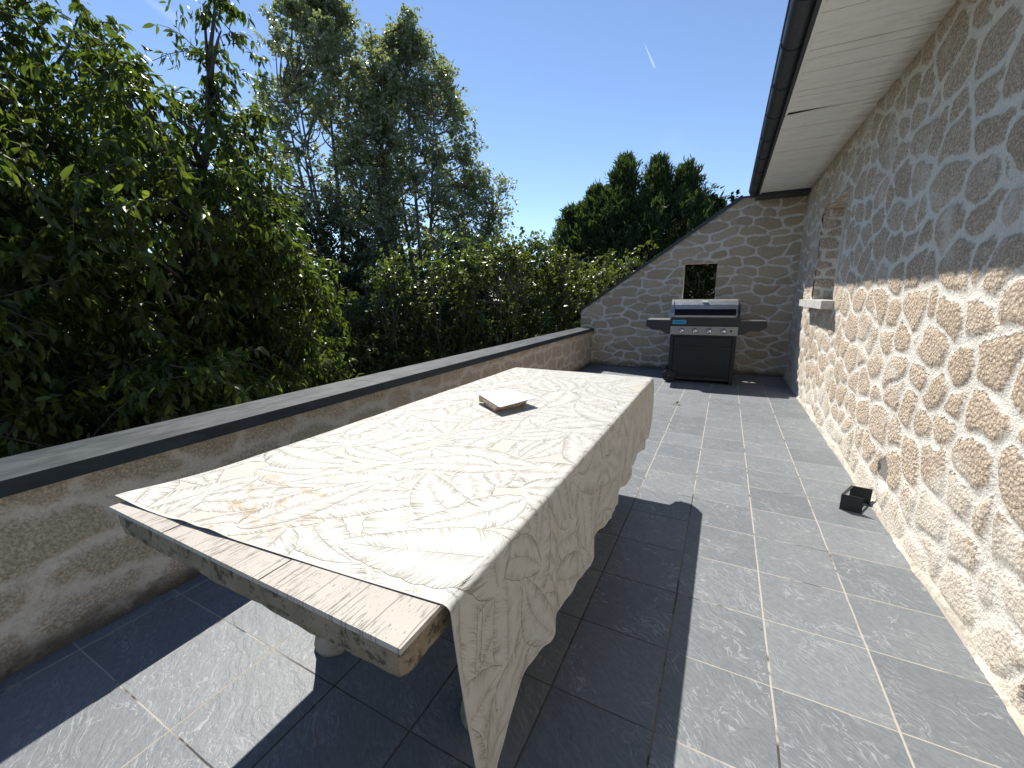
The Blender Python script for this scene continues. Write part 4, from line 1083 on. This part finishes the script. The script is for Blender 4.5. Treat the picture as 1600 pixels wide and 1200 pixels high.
for k, (x, y, h, w, lab) in enumerate(LAU):
    r = np.random.default_rng(120+k)
    cl = blob(r, [(x, y, (h+GZ0)/2+0.3, w, w, (h-GZ0)/2)], 110, 0.42, 0.5)
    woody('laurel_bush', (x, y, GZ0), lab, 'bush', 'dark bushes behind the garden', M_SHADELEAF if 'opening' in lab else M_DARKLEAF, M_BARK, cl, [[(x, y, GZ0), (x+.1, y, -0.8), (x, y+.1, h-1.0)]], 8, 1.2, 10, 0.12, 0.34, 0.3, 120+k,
          fold=0.3, curl=0.2, five=False, trunk_r=0.07, spread=0.1, twig_show=0.1)
# far tree line
r = np.random.default_rng(200); P = []; 
for i in range(900):
    a = math.radians(r.uniform(-95, 30)); d = r.uniform(26, 40); hh = 3.2+1.6*math.sin(a*9)+1.2*math.sin(a*23+1)
    P.append((d*math.sin(a), d*math.cos(a), GZ0+r.random()**0.7*(hh-GZ0-0.5)))
P = np.array(P); Q_ = np.repeat(P, 26, 0)+r.normal(size=(len(P)*26, 3))*0.75; n = len(Q_)
o = leaf_mesh('far_woodland', Q_, r.normal(size=(n, 3)), r.uniform(.25, .5, n), r.uniform(.1, .2, n), r.random(n), M_DARKLEAF, None, 0.2, 0.1, 5, False)
tag(o, kind='stuff', label='distant line of trees low behind the garden', cat='woodland')

# ------------------------------------------------------------------ camera
def solve_cam(vy, vx):
    c = np.array([800., 600.]); a = np.array(vy)-c; b = np.array(vx)-c; f = math.sqrt(-(a@b))
    dy = np.array([a[0], -a[1], -f]); dy /= np.linalg.norm(dy); dx = -np.array([b[0], -b[1], -f]); dx /= np.linalg.norm(dx)
    return f, np.stack([dx, dy, np.cross(dx, dy)])
f_, Rm = solve_cam((1136, 461), (-470, 478))
cam = bpy.data.cameras.new('camera'); cam.sensor_width = 36; cam.sensor_fit = 'HORIZONTAL'; cam.lens = f_/1600*36
cam.clip_start = 0.02; cam.clip_end = 2000
co_ = bpy.data.objects.new('camera', cam); COL.objects.link(co_)
Mw = Matrix([[*Rm[0], 0], [*Rm[1], 0], [*Rm[2], 1.3], [0, 0, 0, 1]]); co_.matrix_world = Mw
sc.camera = co_

# ------------------------------------------------------------------ light
Ls = Vector((SUN[0], SUN[1], -1)).normalized()
elev = math.asin(-Ls.z); azim = math.atan2(-Ls.x, -Ls.y)      # towards the sun, from +Y clockwise
sun = bpy.data.lights.new('sun', 'SUN'); sun.energy = 5.0; sun.angle = math.radians(0.53); sun.color = (1.0, 0.955, 0.88)
so = bpy.data.objects.new('sun', sun); COL.objects.link(so); so.rotation_euler = Ls.to_track_quat('-Z', 'Y').to_euler()
w = bpy.data.worlds.new('World'); sc.world = w; w.use_nodes = True; t = w.node_tree; t.nodes.clear()
sk = t.nodes.new('ShaderNodeTexSky'); sk.sky_type = 'NISHITA'; sk.sun_disc = False; sk.sun_elevation = elev; sk.sun_rotation = azim
sk.altitude = 1800; sk.air_density = 1.0; sk.dust_density = 0.05; sk.ozone_density = 2.3
def wm(op, a, b=None, vec=True):
    nd = t.nodes.new('ShaderNodeVectorMath' if vec else 'ShaderNodeMath'); nd.operation = op
    for i, v in enumerate((a, b)):
        if v is None: continue
        if isinstance(v, bpy.types.NodeSocket): t.links.new(v, nd.inputs[i])
        else: nd.inputs[i].default_value = v
    return nd.outputs['Value'] if (vec and op in ('DOT_PRODUCT', 'LENGTH')) else nd.outputs[0]
tc = t.nodes.new('ShaderNodeTexCoord').outputs['Generated']
def ray(u, v):
    d = Rm @ np.array([(u-800)/f_, -(v-600)/f_, -1.0]); return d/np.linalg.norm(d)
def streak(p0, p1, width, power, taper=True):
    """a contrail: a thin line of ice cloud between two directions of the sky"""
    a, b = ray(*p0), ray(*p1); c = (a+b)/2; ax = unit(b-a); nr = unit(np.cross(c, ax)); hl_ = np.linalg.norm(b-a)/2
    al = wm('DOT_PRODUCT', wm('SUBTRACT', tc, tuple(c)), tuple(ax)); ac = wm('DOT_PRODUCT', tc, tuple(nr))
    x = wm('ABSOLUTE', wm('DIVIDE', al, hl_, False), None, False)
    wid = wm('MULTIPLY', wm('ADD', wm('DIVIDE', al, hl_*2, False), -1.2 if not taper else 0.75, False), width, False) if taper else width
    g = wm('DIVIDE', ac, wid, False); g = wm('MULTIPLY', g, g, False); g = wm('POWER', 2.718, wm('MULTIPLY', g, -1.0, False), False)
    w_ = wm('SUBTRACT', 1.0, wm('POWER', x, 4.0, False), False); w_ = wm('MAXIMUM', w_, 0.0, False)
    fr = wm('GREATER_THAN', wm('DOT_PRODUCT', tc, tuple(c)), 0.5, False)
    return wm('MULTIPLY', wm('MULTIPLY', wm('MULTIPLY', g, w_, False), fr, False), power, False)
s1 = streak((1006, 66), (1024, 108), 0.0016, 0.95); s2 = streak((215, -10), (300, 45), 0.009, 0.33); 
s3 = streak((1040, 205), (1095, 290), 0.022, 0.45, False); nz = t.nodes.new('ShaderNodeTexNoise'); nz.inputs['Scale'].default_value = 14; nz.inputs['Detail'].default_value = 6
t.links.new(tc, nz.inputs['Vector']); s3 = wm('MULTIPLY', s3, wm('POWER', nz.outputs['Fac'], 2.0, False), False)
tot = wm('ADD', wm('ADD', s1, s2, False), s3, False)
add = t.nodes.new('ShaderNodeVectorMath'); add.operation = 'MULTIPLY_ADD'
cmb = t.nodes.new('ShaderNodeCombineXYZ')
for i in range(3): t.links.new(tot, cmb.inputs[i])
t.links.new(cmb.outputs[0], add.inputs[0]); add.inputs[1].default_value = (1.6, 1.6, 1.6); t.links.new(sk.outputs[0], add.inputs[2])
bg = t.nodes.new('ShaderNodeBackground'); bg.inputs['Strength'].default_value = 0.124
out = t.nodes.new('ShaderNodeOutputWorld'); t.links.new(add.outputs[0], bg.inputs[0]); t.links.new(bg.outputs[0], out.inputs[0])

sc.view_settings.view_transform = 'Standard'; sc.view_settings.look = 'None'; sc.view_settings.exposure = 0.58; sc.view_settings.gamma = 1
sc.render.engine = 'CYCLES'
cy = sc.cycles
cy.max_bounces = 8; cy.diffuse_bounces = 5; cy.glossy_bounces = 3; cy.transmission_bounces = 4; cy.transparent_max_bounces = 6
cy.sample_clamp_indirect = 6.0; cy.use_denoising = True
try: cy.denoiser = 'OPENIMAGEDENOISE'; cy.denoising_input_passes = 'RGB_ALBEDO_NORMAL'
except Exception: pass
